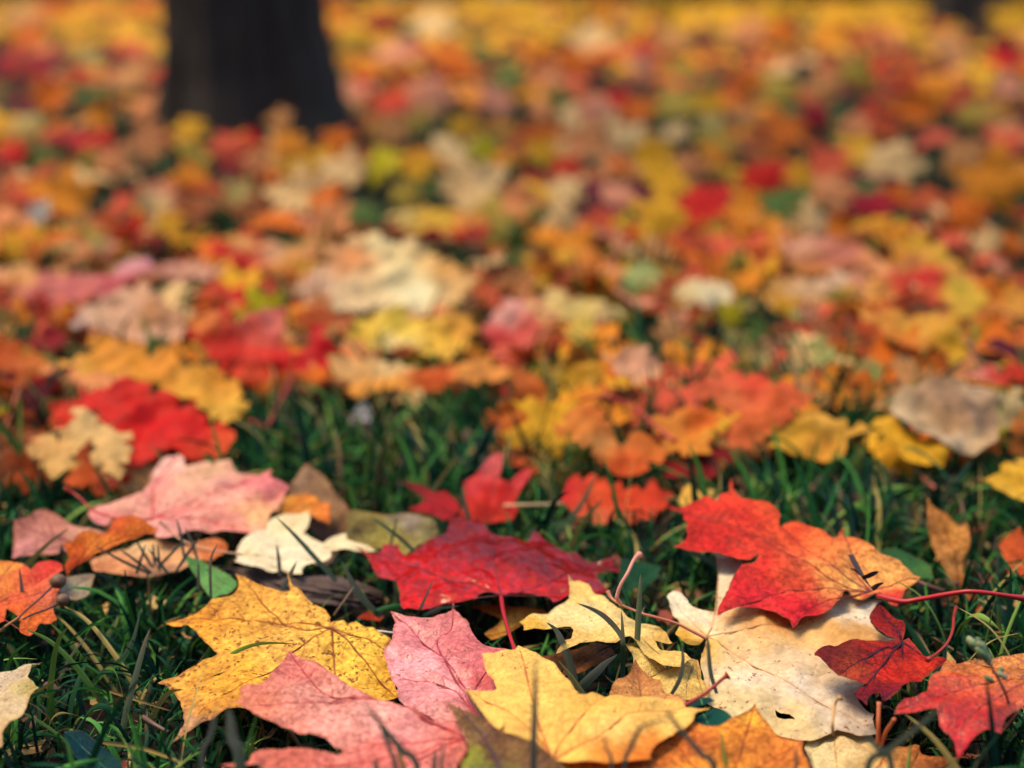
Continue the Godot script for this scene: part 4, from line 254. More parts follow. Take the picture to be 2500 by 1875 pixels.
	["blurred peach leaf left of a cream one, right of the carpet middle",Vector3(0.1294,0.0450,-2.4525),0.066,"peach"],
	["blurred golden yellow leaf right of a cream one, right of the carpet middle",Vector3(0.2348,0.0450,-2.2935),0.072,"gold"],
	["blurred red leaf behind a cream one, right of the carpet middle",Vector3(0.0838,0.0450,-2.1294),0.053,"red"],
	["blurred orange leaf left of a golden yellow one, right of the carpet middle",Vector3(0.1741,0.0450,-2.1652),0.049,"orange"],
	["blurred cream leaf behind a cream one, right of the carpet middle",Vector3(0.0795,0.0450,-1.9262),0.061,"cream"],
	["blurred pink leaf left of a golden yellow one, right of the carpet middle",Vector3(0.1463,0.0450,-1.8881),0.060,"pink"],
	["blurred cream leaf left of a coral one, right of the carpet middle",Vector3(0.0627,0.0450,-1.7248),0.047,"cream"],
	["blurred golden yellow leaf left of a peach one, right of the carpet middle",Vector3(0.2184,0.0450,-1.9863),0.090,"gold"],
	["blurred peach leaf left of an amber one, right of the carpet middle",Vector3(0.2822,0.0450,-2.1412),0.063,"peach"],
	["blurred red leaf left of a golden yellow one, right of the carpet middle",Vector3(0.3717,0.0450,-1.9659),0.089,"red"],
	["blurred red leaf left of an amber one, right of the carpet middle",Vector3(0.2578,0.0450,-1.7987),0.078,"red"],
	["blurred amber leaf right of a red one, right of the carpet middle",Vector3(0.3078,0.0450,-1.7817),0.057,"amber"],
	["blurred golden yellow leaf behind a coral one, right of the carpet middle",Vector3(0.1886,0.0450,-1.7015),0.078,"gold"],
	["blurred coral leaf right of an amber one, in mid carpet",Vector3(0.1162,0.0240,-1.7619),0.056,"coral"],
	["blurred amber leaf left of a coral one, in mid carpet",Vector3(0.0771,0.0240,-1.6384),0.062,"amber"],
	["blurred cream leaf in front of a peach one, in the right carpet",Vector3(0.3861,0.0450,-1.7015),0.054,"cream"],
	["blurred peach leaf right of a golden yellow one, in the right carpet",Vector3(0.4607,0.0450,-1.9262),0.074,"peach"],
	["blurred golden yellow leaf right of a red one, in the right carpet",Vector3(0.4316,0.0450,-2.0283),0.060,"gold"],
	["blurred golden yellow leaf right of a coral one, in the right carpet",Vector3(0.5831,0.0450,-2.2935),0.103,"gold"],
	["blurred cream leaf right of a golden yellow one, in the right carpet",Vector3(0.6075,0.0450,-2.1652),0.098,"cream"],
	["blurred coral leaf left of a golden yellow one, in the right carpet",Vector3(0.5130,0.0450,-2.1898),0.079,"coral"],
	["blurred orange leaf right of a crimson one, in the right carpet",Vector3(0.5348,0.0450,-1.8695),0.047,"orange"],
	["blurred orange leaf left of an amber one, below the distant trunk",Vector3(0.8799,0.0450,-2.9940),0.107,"orange"],
	["blurred amber leaf left of an olive one, below the distant trunk",Vector3(1.0253,0.0450,-3.2917),0.088,"amber"],
	["blurred olive leaf right of a tan one, below the distant trunk",Vector3(1.0090,0.0450,-4.0175),0.124,"olive"],
	["blurred tan leaf right of a rust brown one, below the distant trunk",Vector3(1.5863,0.0450,-5.0116),0.187,"tan"],
	["blurred olive leaf right of an amber one, below the distant trunk",Vector3(0.9968,0.0450,-2.9494),0.086,"olive"],
	["blurred pink leaf right of an olive one, below the distant trunk",Vector3(1.2575,0.0450,-3.4630),0.100,"pink"],
	["blurred tan leaf right of an olive one, in the right carpet",Vector3(0.9780,0.0450,-2.6699),0.078,"tan"],
	["blurred tan leaf left of an amber one, in the right carpet",Vector3(0.7419,0.0450,-2.2149),0.085,"tan"],
	["blurred amber leaf right of a tan one, in the right carpet",Vector3(0.7240,0.0450,-2.0283),0.110,"amber"],
	["blurred orange leaf behind a cream one, in the right carpet",Vector3(0.5958,0.0450,-1.7488),0.064,"orange"],
	["blurred amber leaf left of a golden yellow one, near the grey leaf",Vector3(0.4813,0.0240,-1.6872),0.054,"amber"],
	["blurred golden yellow leaf right of an amber one, near the grey leaf",Vector3(0.4978,0.0240,-1.6317),0.049,"gold"],
	["blurred cream leaf left of an orange one, near the grey leaf",Vector3(0.5894,0.0240,-1.6590),0.043,"cream"],
	["blurred orange leaf behind an amber one, near the grey leaf",Vector3(0.6298,0.0240,-1.6590),0.040,"orange"],
	["blurred orange leaf in front of a golden yellow one, far back between the trunks",Vector3(1.1713,0.0450,-5.8770),0.206,"orange"],
	["blurred amber leaf left of a rust brown one, below the distant trunk",Vector3(1.3196,0.0450,-5.7130),0.188,"amber"],
	["blurred rust brown leaf left of a peach one, below the distant trunk",Vector3(1.4230,0.0450,-5.5578),0.159,"rust"],
	["blurred tan leaf right of a red one, far back between the trunks",Vector3(0.6468,0.0450,-5.5578),0.183,"tan"],
	["blurred rust brown leaf right of a peach one, in the right carpet",Vector3(0.7289,0.0450,-2.6699),0.078,"rust"],
	["blurred rust brown leaf behind an amber one, below the distant trunk",Vector3(1.1481,0.0450,-3.9390),0.113,"rust"],
	["blurred golden yellow leaf left of an orange one, on the far edge of the carpet",Vector3(1.2234,0.0450,-8.2256),0.240,"gold"],
	["blurred golden yellow leaf right of a peach one, on the far edge of the carpet",Vector3(1.4650,0.0450,-7.9109),0.240,"gold"],
	["blurred golden yellow leaf behind an amber one, on the far edge of the carpet",Vector3(1.9031,0.0450,-8.2256),0.240,"gold"],
	["blurred golden yellow leaf left of a tan one, on the far edge of the carpet",Vector3(2.2429,0.0450,-8.2256),0.240,"gold"],
	["blurred golden yellow leaf behind a crimson one, on the far edge of the carpet",Vector3(2.5259,0.0450,-7.0949),0.233,"gold"],
	["blurred golden yellow leaf behind a tan one, on the far edge of the carpet",Vector3(0.8823,0.0450,-7.6191),0.240,"gold"],
	["blurred amber leaf behind a cream one, on the far edge of the carpet",Vector3(0.5232,0.0450,-7.9109),0.240,"amber"],
	["blurred peach leaf left of a rust brown one, in the right carpet",Vector3(0.6790,0.0450,-2.7066),0.073,"peach"],
	["blurred peach leaf left of a cream one, in the carpet middle",Vector3(0.0095,0.0450,-1.8334),0.063,"peach"],
	["blurred crimson leaf right of an orange one, below the distant trunk",Vector3(0.6346,0.0450,-2.8640),0.083,"crimson"],
	["blurred peach leaf left of a golden yellow one, far back between the trunks",Vector3(1.0245,0.0450,-6.0506),0.186,"peach"],
	["blurred crimson leaf left of an orange one, in the right carpet",Vector3(0.4802,0.0450,-1.7817),0.069,"crimson"],
	["blurred coral leaf left of a coral one, right of mid carpet",Vector3(0.2109,0.0240,-1.6590),0.043,"coral"],
	["blurred crimson leaf in front of a golden yellow one, below the distant trunk",Vector3(1.6739,0.0450,-4.6664),0.134,"crimson"],
	["blurred peach leaf right of a rust brown one, below the distant trunk",Vector3(1.4784,0.0450,-5.5578),0.159,"peach"],
	["blurred amber leaf in front of an olive one, right of the carpet middle",Vector3(0.3444,0.0450,-2.2935),0.067,"amber"],
	["blurred olive leaf left of a coral one, right of mid carpet",Vector3(0.1538,0.0240,-1.1768),0.030,"olive"],
	["blurred sage grey leaf left of a green one, right of mid carpet",Vector3(0.2052,0.0240,-1.2049),0.030,"sage"],
	["blurred green leaf in front of a green one, right of mid carpet",Vector3(0.2315,0.0240,-1.1991),0.030,"green"],
	["blurred pink leaf behind a cream one, right of mid carpet",Vector3(0.2411,0.0240,-1.1823),0.030,"pink"],
	["blurred red leaf in front of a pink one, right of mid carpet",Vector3(0.2721,0.0240,-1.2342),0.030,"red"],
	["blurred pink leaf right of a golden yellow one, right of mid carpet",Vector3(0.2900,0.0240,-1.2969),0.030,"pink"],
	["blurred orange leaf left of a brown one, near the grey leaf",Vector3(0.2935,0.0240,-1.1768),0.030,"orange"],
	["blurred orange leaf left of an orange one, near the grey leaf",Vector3(0.2777,0.0240,-1.0945),0.030,"orange"],
	["blurred orange leaf in front of a sage grey one, near the grey leaf",Vector3(0.2907,0.0240,-1.0756),0.030,"orange"],
	["blurred sage grey leaf behind an orange one, near the grey leaf",Vector3(0.3106,0.0240,-1.1141),0.030,"sage"],
	["blurred brown leaf right of an orange one, near the grey leaf",Vector3(0.3309,0.0240,-1.1879),0.030,"brown"],
	["blurred lime yellow leaf right of a rust brown one, right of mid carpet",Vector3(0.2155,0.0240,-1.3035),0.030,"lime"],
	["blurred green leaf behind a green one, right of mid carpet",Vector3(0.2293,0.0240,-1.2524),0.030,"green"],
	["blurred golden yellow leaf left of a pink one, right of mid carpet",Vector3(0.2806,0.0240,-1.3374),0.030,"gold"],
	["blurred rust brown leaf in front of an olive one, near the grey leaf",Vector3(0.3253,0.0240,-1.2648),0.030,"rust"],
	["blurred olive leaf behind a rust brown one, near the grey leaf",Vector3(0.3385,0.0240,-1.3585),0.033,"olive"],
	["blurred pink leaf behind a coral one, right of mid carpet",Vector3(0.1615,0.0240,-1.2839),0.030,"pink"],
	["blurred rust brown leaf right of a pink one, right of mid carpet",Vector3(0.1844,0.0240,-1.3035),0.030,"rust"],
	["blurred coral leaf right of an olive one, right of mid carpet",Vector3(0.1701,0.0240,-1.1935),0.030,"coral"],
	["blurred cream leaf in front of a pink one, right of mid carpet",Vector3(0.2249,0.0240,-1.1447),0.030,"cream"],
	["blurred pink leaf right of a sage grey one, near the grey leaf",Vector3(0.3734,0.0240,-1.1447),0.030,"pink"],
	["blurred olive leaf right of a coral one, right of mid carpet",Vector3(0.2505,0.0240,-1.4826),0.030,"olive"],
	["blurred coral leaf right of a coral one, right of mid carpet",Vector3(0.2277,0.0240,-1.6196),0.049,"coral"],
	["blurred orange leaf left of a coral one, right of mid carpet",Vector3(0.1876,0.0240,-1.6196),0.039,"orange"],
	["blurred maroon leaf right of an olive one, near the grey leaf",Vector3(0.4169,0.0240,-1.4027),0.030,"maroon"],
	["blurred amber leaf behind an orange one, near the grey leaf",Vector3(0.5305,0.0240,-1.3952),0.030,"amber"],
	["blurred amber leaf right of a pink one, near the grey leaf",Vector3(0.4463,0.0240,-1.2402),0.030,"amber"],
	["blurred orange leaf right of a maroon one, near the grey leaf",Vector3(0.4657,0.0240,-1.2586),0.030,"orange"],
	["blurred amber leaf in front of an olive one, right of mid carpet",Vector3(0.1481,0.0240,-1.1292),0.030,"amber"],
	["blurred golden yellow leaf behind a golden yellow one, at the left",Vector3(-0.6229,0.0240,-1.6497),0.030,"gold"],
	["blurred golden yellow leaf right of a golden yellow one, at the left",Vector3(-0.6077,0.0240,-1.7136),0.030,"gold"],
	["blurred peach leaf behind a peach one, at the left",Vector3(-0.5425,0.0240,-1.6395),0.030,"peach"],
	["blurred red leaf left of a red one, at the left",Vector3(-0.5001,0.0240,-1.7026),0.033,"red"],
	["blurred tan leaf left of a tan one, at the left",Vector3(-0.5798,0.0240,-1.7822),0.032,"tan"],
	["blurred rust brown leaf right of a tan one, in the left carpet",Vector3(-0.5114,0.0450,-1.6868),0.037,"rust"],
	["blurred golden yellow leaf behind a maroon one, at the left",Vector3(-0.4435,0.0240,-1.7247),0.030,"gold"],
	["blurred maroon leaf in front of a cream one, at the left",Vector3(-0.4344,0.0240,-1.6600),0.030,"maroon"],
	["blurred brown leaf left of a rust brown one, at the left",Vector3(-0.3532,0.0240,-0.8871),0.030,"brown"],
	["blurred rust brown leaf right of a brown one, at the left",Vector3(-0.3378,0.0240,-0.8740),0.030,"rust"],
	["blurred rust brown leaf behind a rust brown one, at the left",Vector3(-0.3992,0.0240,-1.0093),0.030,"rust"],
	["blurred rust brown leaf left of a maroon one, at the left",Vector3(-0.3797,0.0240,-0.9770),0.030,"rust"],
	["blurred coral leaf left of a red one, at the left",Vector3(-0.5195,0.0240,-1.3372),0.030,"coral"],
	["blurred red leaf right of a coral one, at the left",Vector3(-0.4824,0.0240,-1.3372),0.030,"red"],
	["blurred coral leaf in front of a rust brown one, in mid carpet",Vector3(0.0411,0.0240,-1.1877),0.030,"coral"],
	["blurred tan leaf right of a green one, in mid carpet",Vector3(0.0278,0.0240,-1.5888),0.030,"tan"],
	["blurred green leaf behind a green one, in mid carpet",Vector3(0.0042,0.0240,-1.6453),0.034,"green"],
	["blurred rust brown leaf right of an amber one, in mid carpet",Vector3(0.0798,0.0240,-1.4484),0.030,"rust"],
	["blurred amber leaf in front of a tan one, in mid carpet",Vector3(0.0326,0.0240,-1.4765),0.030,"amber"],
	["blurred rust brown leaf left of a coral one, in mid carpet",Vector3(-0.0527,0.0240,-1.0985),0.030,"rust"],
	["blurred green leaf in front of a green one, in mid carpet",Vector3(-0.0007,0.0240,-1.5462),0.030,"green"],
	["blurred brown leaf behind a brown one, at the left",Vector3(-0.3703,0.0240,-0.9355),0.030,"brown"],
	["blurred maroon leaf right of a rust brown one, at the left",Vector3(-0.3745,0.0240,-0.9889),0.030,"maroon"],
	["blurred maroon leaf behind a rust brown one, at the left",Vector3(-0.4208,0.0240,-1.0661),0.030,"maroon"],
	["blurred maroon leaf behind a maroon one, at the left",Vector3(-0.3846,0.0240,-1.0392),0.030,"maroon"],
	["blurred maroon leaf right of a maroon one, at the left",Vector3(-0.3884,0.0240,-1.0992),0.030,"maroon"],
	["blurred green leaf in front of a green one, at the left",Vector3(-0.3237,0.0240,-1.1766),0.030,"green"],
	["blurred maroon leaf right of a coral one, at the left",Vector3(-0.4227,0.0240,-1.2584),0.030,"maroon"],
	["blurred maroon leaf behind a green one, at the left",Vector3(-0.3872,0.0240,-1.5081),0.034,"maroon"],
	["blurred brown leaf right of a peach one, at the left",Vector3(-0.4819,0.0240,-1.5345),0.032,"brown"],
	["blurred green leaf in front of an olive one, at the left",Vector3(-0.5610,0.0240,-1.5081),0.034,"green"],
	["blurred maroon leaf left of a green one, at the left",Vector3(-0.3744,0.0240,-1.2837),0.030,"maroon"],
	["blurred green leaf behind a green one, at the left",Vector3(-0.3382,0.0240,-1.3950),0.030,"green"],
]
const TINTS := {"tan":[202,139,85],"orange":[216,108,30],"amber":[221,135,38],"gold":[223,163,40],"red":[202,37,32],"pink":[223,145,114],"cream":[227,185,128],"olive":[161,137,53],"green":[81,102,47],"peach":[220,140,90],"coral":[216,91,63],"lime":[188,174,29],"brown":[143,77,44],"crimson":[153,24,43],"sage":[182,158,94],"rust":[176,77,38],"white":[202,202,196],"maroon":[94,27,41]}

var rng := RandomNumberGenerator.new()
var warp := FastNoiseLite.new()
var relief := FastNoiseLite.new()
var noise_low: PackedByteArray
var noise_mid: PackedByteArray
var noise_net: PackedByteArray
var noise_spot: PackedByteArray
var bump_leaf: ImageTexture
var soft_mottle: ImageTexture
var cover := PackedFloat32Array()
var taken := {}
var plain_cache := {}
const CELL := 0.006
const CX0 := -0.9
const CZ0 := -1.75
const CW := 300
const CH := 220


func _ready() -> void:
	# ---- camera, sky, sun, exposure
	var cam := Camera3D.new()
	cam.name = "camera"
	var lens := CameraAttributesPhysical.new()
	lens.frustum_focal_length = 42.24
	lens.frustum_focus_distance = 0.672
	lens.frustum_near = 0.02
	lens.frustum_far = 600.0
	lens.exposure_aperture = 2.95
	cam.attributes = lens
	cam.fov = 31.72
	cam.near = 0.02
	cam.far = 600.0
	cam.position = Vector3(0, 0.375, 0)
	cam.rotation_degrees = Vector3(-17.612, 0, 0)
	add_child(cam)
	cam.current = true
	var env := Environment.new()
	env.background_mode = Environment.BG_SKY
	var sky := Sky.new()
	var air := ProceduralSkyMaterial.new()
	air.sky_top_color = Color(0.74, 0.86, 1.0)
	air.sky_horizon_color = Color(0.80, 0.88, 1.0)
	air.sky_curve = 0.2
	air.sky_energy_multiplier = 0.72
	air.ground_bottom_color = Color(0.2, 0.2, 0.22)
	air.ground_horizon_color = Color(0.6, 0.6, 0.62)
	sky.sky_material = air
	env.sky = sky
	env.tonemap_mode = Environment.TONE_MAPPER_LINEAR
	env.tonemap_exposure = 2.95
	env.sdfgi_enabled = true
	env.ssao_enabled = true
	env.ssil_enabled = true
	var we := WorldEnvironment.new()
	we.name = "environment"
	we.environment = env
	add_child(we)
	var sun := DirectionalLight3D.new()
	sun.name = "sun"
	sun.light_energy = 0.5
	sun.light_angular_distance = 24.0
	sun.light_color = Color(1.0, 0.91, 0.76)
	sun.shadow_enabled = true
	add_child(sun)
	sun.look_at_from_position(Vector3(-0.42, 1.0, -0.12), Vector3.ZERO)

	# ---- shared noise
	rng.seed = 20
	warp.seed = 3
	warp.frequency = 1.0
	relief.seed = 9
	relief.frequency = 1.0
	relief.fractal_octaves = 3
	cover.resize(CW * CH)
	cover.fill(9.0)
	noise_low = noise_bytes(11, FastNoiseLite.TYPE_SIMPLEX_SMOOTH, 0.011)
	noise_mid = noise_bytes(12, FastNoiseLite.TYPE_SIMPLEX, 0.06)
	noise_spot = noise_bytes(13, FastNoiseLite.TYPE_SIMPLEX, 0.11)
	noise_net = noise_bytes(14, FastNoiseLite.TYPE_CELLULAR, 0.05)
	make_shared_textures()

	# ---- the setting, the trees, then the leaves and small things
	setting()
	print("leaves ", Time.get_ticks_msec())
	for d in LEAVES:
		hero_leaf(d)
	print("carpet ", Time.get_ticks_msec())
	carpet()
	litter_bits()
	print("blades ", Time.get_ticks_msec())
	for d in BLADES:
		hero_blade(d)
	grass()
	print("done ", Time.get_ticks_msec())


# ------------------------------------------------------------------ helpers
func numbered(called: String) -> String:
	var k: int = taken.get(called, 0)
	taken[called] = k + 1
	return called if k == 0 else "%s_%03d" % [called, k]


func tag(o: Node, label: String, category: String, group := "") -> void:
	o.set_meta("label", label)
	o.set_meta("category", category)
	if group != "":
		o.set_meta("group", group)


func mesh_node(called: String, m: Mesh, mat: Material, parent: Node) -> MeshInstance3D:
	var o := MeshInstance3D.new()
	o.name = numbered(called) if parent == self else called
	o.mesh = m
	o.material_override = mat
	parent.add_child(o, true)
	return o


func rgb(c: Array) -> Color:
	return Color8(int(c[0]), int(c[1]), int(c[2]))


func lin(c: Color) -> Color:
	return c.srgb_to_linear()


func noise_bytes(sd: int, kind: int, freq: float) -> PackedByteArray:
	var n := FastNoiseLite.new()
	n.seed = sd
	n.noise_type = kind
	n.frequency = freq
	n.fractal_octaves = 4 if kind != FastNoiseLite.TYPE_CELLULAR else 2
	if kind == FastNoiseLite.TYPE_CELLULAR:
		n.cellular_return_type = FastNoiseLite.RETURN_DISTANCE2_SUB
	var im := n.get_image(512, 512, false, false, true)
	im.convert(Image.FORMAT_L8)
	return im.get_data()


func make_shared_textures() -> void:
	# fine network of small veins and wrinkles, as relief
	var by := PackedByteArray()
	by.resize(512 * 512)
	for i in 512 * 512:
		by[i] = clampi(int(mini(noise_net[i] * 3, 170) * 0.8 + noise_mid[i] * 0.35), 0, 255)
	var im := Image.create_from_data(512, 512, false, Image.FORMAT_L8, by)
	bump_leaf = ImageTexture.create_from_image(im)
	var bz := PackedByteArray()
	bz.resize(512 * 512)
	for i in 512 * 512:
		bz[i] = clampi(236 + int((noise_mid[i] - 128) * 0.22 + (noise_low[i] - 128) * 0.22), 0, 255)
	soft_mottle = ImageTexture.create_from_image(Image.create_from_data(512, 512, false, Image.FORMAT_L8, bz))


func leaf_material(gloss: float) -> StandardMaterial3D:
	var m := StandardMaterial3D.new()
	m.roughness = gloss
	m.metallic_specular = 0.2
	m.backlight_enabled = true
	m.backlight = Color(0.42, 0.42, 0.42)
	m.heightmap_enabled = true
	m.heightmap_texture = bump_leaf
	m.heightmap_scale = 0.05
	m.cull_mode = BaseMaterial3D.CULL_DISABLED
	return m


func plain(c: Array, rough := 0.5, through := 0.0) -> StandardMaterial3D:
	var key := "%s %s %s" % [c, rough, through]
	if not plain_cache.has(key):
		var m := StandardMaterial3D.new()
		m.albedo_color = rgb(c)
		m.roughness = rough
		m.cull_mode = BaseMaterial3D.CULL_DISABLED
		if through > 0.0:
			m.backlight_enabled = true
			m.backlight = Color(through, through, through)
		plain_cache[key] = m
	return plain_cache[key]


func pairs(a: Array) -> PackedVector2Array:
	var p := PackedVector2Array()
	for i in range(0, a.size(), 2):
		p.append(Vector2(a[i], a[i + 1]) * 0.0001)
	return p


func catmull(p0: Vector2, p1: Vector2, p2: Vector2, p3: Vector2, t: float) -> Vector2:
	return p1.cubic_interpolate(p2, p0, p3, t)


# A closed outline drawn through its points: smooth along the edges, sharp at the points of the lobes, with small irregular teeth.
func edge_line(raw: PackedVector2Array, step: float, rough: float) -> PackedVector2Array:
	var n := raw.size()
	var p := PackedVector2Array()
	for i in n:
		var a := raw[(i + n - 1) % n]
		var b := raw[i]
		var c := raw[(i + 1) % n]
		var d := raw[(i + 2) % n]
		var sharp_b := (b - a).angle_to(c - b)
		var sharp_c := (c - b).angle_to(d - c)
		if absf(sharp_b) > 0.8:
			a = b - (c - b) * 0.6
		if absf(sharp_c) > 0.8:
			d = c + (c - b) * 0.6
		var k := maxi(1, int(round(b.distance_to(c) / step)))
		for j in k:
			var t := float(j) / k
			var q := catmull(a, b, c, d, t)
			if j > 0:
				q += (c - b).orthogonal().normalized() * warp.get_noise_2d(q.x * 260.0, q.y * 260.0) * rough
			p.append(q)
	return p


func inside(p: Vector2, poly: PackedVector2Array) -> bool:
	return Geometry2D.is_point_in_polygon(p, poly)


func seg_dist(p: Vector2, a: Vector2, b: Vector2) -> float:
	var t := clampf((p - a).dot(b - a) / maxf((b - a).length_squared(), 1e-9), 0.0, 1.0)
	return p.distance_to(a + (b - a) * t)


func blend_colour(p: Vector2, pts: Array) -> Color:
	var q := p + Vector2(warp.get_noise_3d(p.x * 45.0, p.y * 45.0, 1.0), warp.get_noise_3d(p.x * 45.0, p.y * 45.0, 7.0)) * 0.009
	q += Vector2(warp.get_noise_3d(p.x * 160.0, p.y * 160.0, 3.0), warp.get_noise_3d(p.x * 160.0, p.y * 160.0, 5.0)) * 0.004
	var s := 0.0
	var r := 0.0
	var g := 0.0
	var b := 0.0
	for c in pts:
		var dd := q.distance_squared_to(Vector2(c[0], c[1]) * 0.0001) + 0.00002
		var w := 1.0 / (dd * sqrt(dd))
		s += w
		r += w * c[2]
		g += w * c[3]
		b += w * c[4]
	return Color(r / s / 255.0, g / s / 255.0, b / s / 255.0)


func smooth_vein(raw: PackedVector2Array) -> PackedVector2Array:
	var p := PackedVector2Array()
	var n := raw.size()
	for i in n - 1:
		var a := raw[maxi(i - 1, 0)]
		var d := raw[mini(i + 2, n - 1)]
		for j in 6:
			p.append(catmull(a, raw[i], raw[i + 1], d, j / 6.0))
	p.append(raw[n - 1])
	return p


func stamp(buf: PackedFloat32Array, n: int, a: Vector2, b: Vector2, wa: float, wb: float, strength: float) -> void:
	var steps := maxi(1, int(a.distance_to(b) * 1.6))
	for i in steps + 1:
		var t := float(i) / steps
		var c := a.lerp(b, t)
		var w := lerpf(wa, wb, t)
		var rr := int(ceil(w + 0.6))
		for dy in range(-rr, rr + 1):
			for dx in range(-rr, rr + 1):
				var x := int(c.x) + dx
				var y := int(c.y) + dy
				if x < 0 or y < 0 or x >= n or y >= n:
					continue
				var k := clampf(w + 0.5 - c.distance_to(Vector2(x + 0.5, y + 0.5)), 0.0, 1.0) * strength
				if k > buf[y * n + x]:
					buf[y * n + x] = k


func leaf_picture(d: Dictionary, lo: Vector2, size: float, veins: Array, line: PackedVector2Array) -> ImageTexture:
	var n := 320 if size > 0.05 else 160
	var m := 40
	var coarse := Image.create(m, m, false, Image.FORMAT_RGB8)
	for y in m:
		for x in m:
			coarse.set_pixel(x, y, blend_colour(lo + Vector2(x + 0.5, y + 0.5) / m * size, d.c))
	coarse.resize(n, n, Image.INTERPOLATE_CUBIC)
	var by := coarse.get_data()
	var buf := PackedFloat32Array()
	buf.resize(n * n)
	var px := n / size
	for v in veins:
		var L := 0.0
		for i in v.size() - 1:
			L += v[i].distance_to(v[i + 1])
		var run := 0.0
		var next := 0.16
		for i in v.size() - 1:
			var a: Vector2 = (v[i] - lo) * px
			var b: Vector2 = (v[i + 1] - lo) * px
			var t0 := run / L
			run += v[i].distance_to(v[i + 1])
			var t1 := run / L
			stamp(buf, n, a, b, lerpf(0.0007, 0.00026, t0) * px, lerpf(0.0007, 0.00026, t1) * px, 1.0)
			while next < t1 and next < 0.93 and L > 0.02:
				# side veins, turning towards the tip
				var at: Vector2 = v[i].lerp(v[i + 1], (next - t0) / maxf(t1 - t0, 1e-5))
				var along: Vector2 = (v[i + 1] - v[i]).normalized()
				for side in [-1.0, 1.0]:
					var dir := along.rotated(side * rng.randf_range(0.65, 0.95))
					var reach := L * (0.34 - 0.22 * next) * rng.randf_range(0.7, 1.15)
					var p0 := at
					for q in 4:
						var p1 := p0 + dir * reach / 4.0
						stamp(buf, n, (p0 - lo) * px, (p1 - lo) * px, (0.00032 - 0.00005 * q) * px, (0.00028 - 0.00005 * q) * px, 0.7 - 0.1 * q)
						dir = dir.rotated(-side * 0.14 + rng.randf_range(-0.1, 0.1))
						p0 = p1
				next += rng.randf_range(0.12, 0.2)
	var rimmed := PackedFloat32Array()
	rimmed.resize(n * n)
	for i in line.size():
		stamp(rimmed, n, (line[i] - lo) * px, (line[(i + 1) % line.size()] - lo) * px, 0.0011 * px, 0.0011 * px, 1.0)
	var vc: Array = d.vc
	var va: float = d.va
	var sp: float = d.sp
	var mo: float = d.mo
	var ox := rng.randi() % 512
	var oy := rng.randi() % 512
	var limit := 226.0 - 50.0 * sp
	for y in n:
		var row := ((y + oy) & 511) * 512
		var row2 := ((y * 2 + oy) & 511) * 512
		for x in n:
			var i := y * n + x
			var j := row + ((x + ox) & 511)
			var j2 := row2 + ((x * 2 + ox) & 511)
			var k := 1.0 + ((noise_low[j] - 128) * 0.0016 + (noise_mid[j] - 128) * 0.0016 + (noise_mid[j2] - 128) * 0.0014) * mo
			k -= maxf(0.0, 40.0 - noise_net[j]) * 0.0025 * mo
			var r := by[i * 3] * k
			var g := by[i * 3 + 1] * (k - (1.0 - k) * 0.25)
			var b := by[i * 3 + 2] * (k - (1.0 - k) * 0.2)
			if sp > 0.0:
				var s := noise_spot[j] + (noise_low[(j * 3) & 262143] - 128) * 0.5
				if s > limit:
					var e := minf((s - limit) / 22.0, 1.0) * 0.72
					r = lerpf(r, 84.0, e)
					g = lerpf(g, 40.0, e)
					b = lerpf(b, 30.0, e)
			if rimmed[i] > 0.0 and noise_low[j] > 120:
				var e2 := rimmed[i] * minf((noise_low[j] - 120) * 0.02, 0.55) * mo
				r = lerpf(r, 120.0, e2)
				g = lerpf(g, 62.0, e2)
				b = lerpf(b, 40.0, e2)
			var w := buf[i] * va * (0.72 + noise_mid[j2] * 0.0022)
			by[i * 3] = clampi(int(lerpf(r, vc[0], w)), 0, 255)
			by[i * 3 + 1] = clampi(int(lerpf(g, vc[1], w)), 0, 255)
			by[i * 3 + 2] = clampi(int(lerpf(b, vc[2], w)), 0, 255)
	return ImageTexture.create_from_image(Image.create_from_data(n, n, false, Image.FORMAT_RGB8, by))


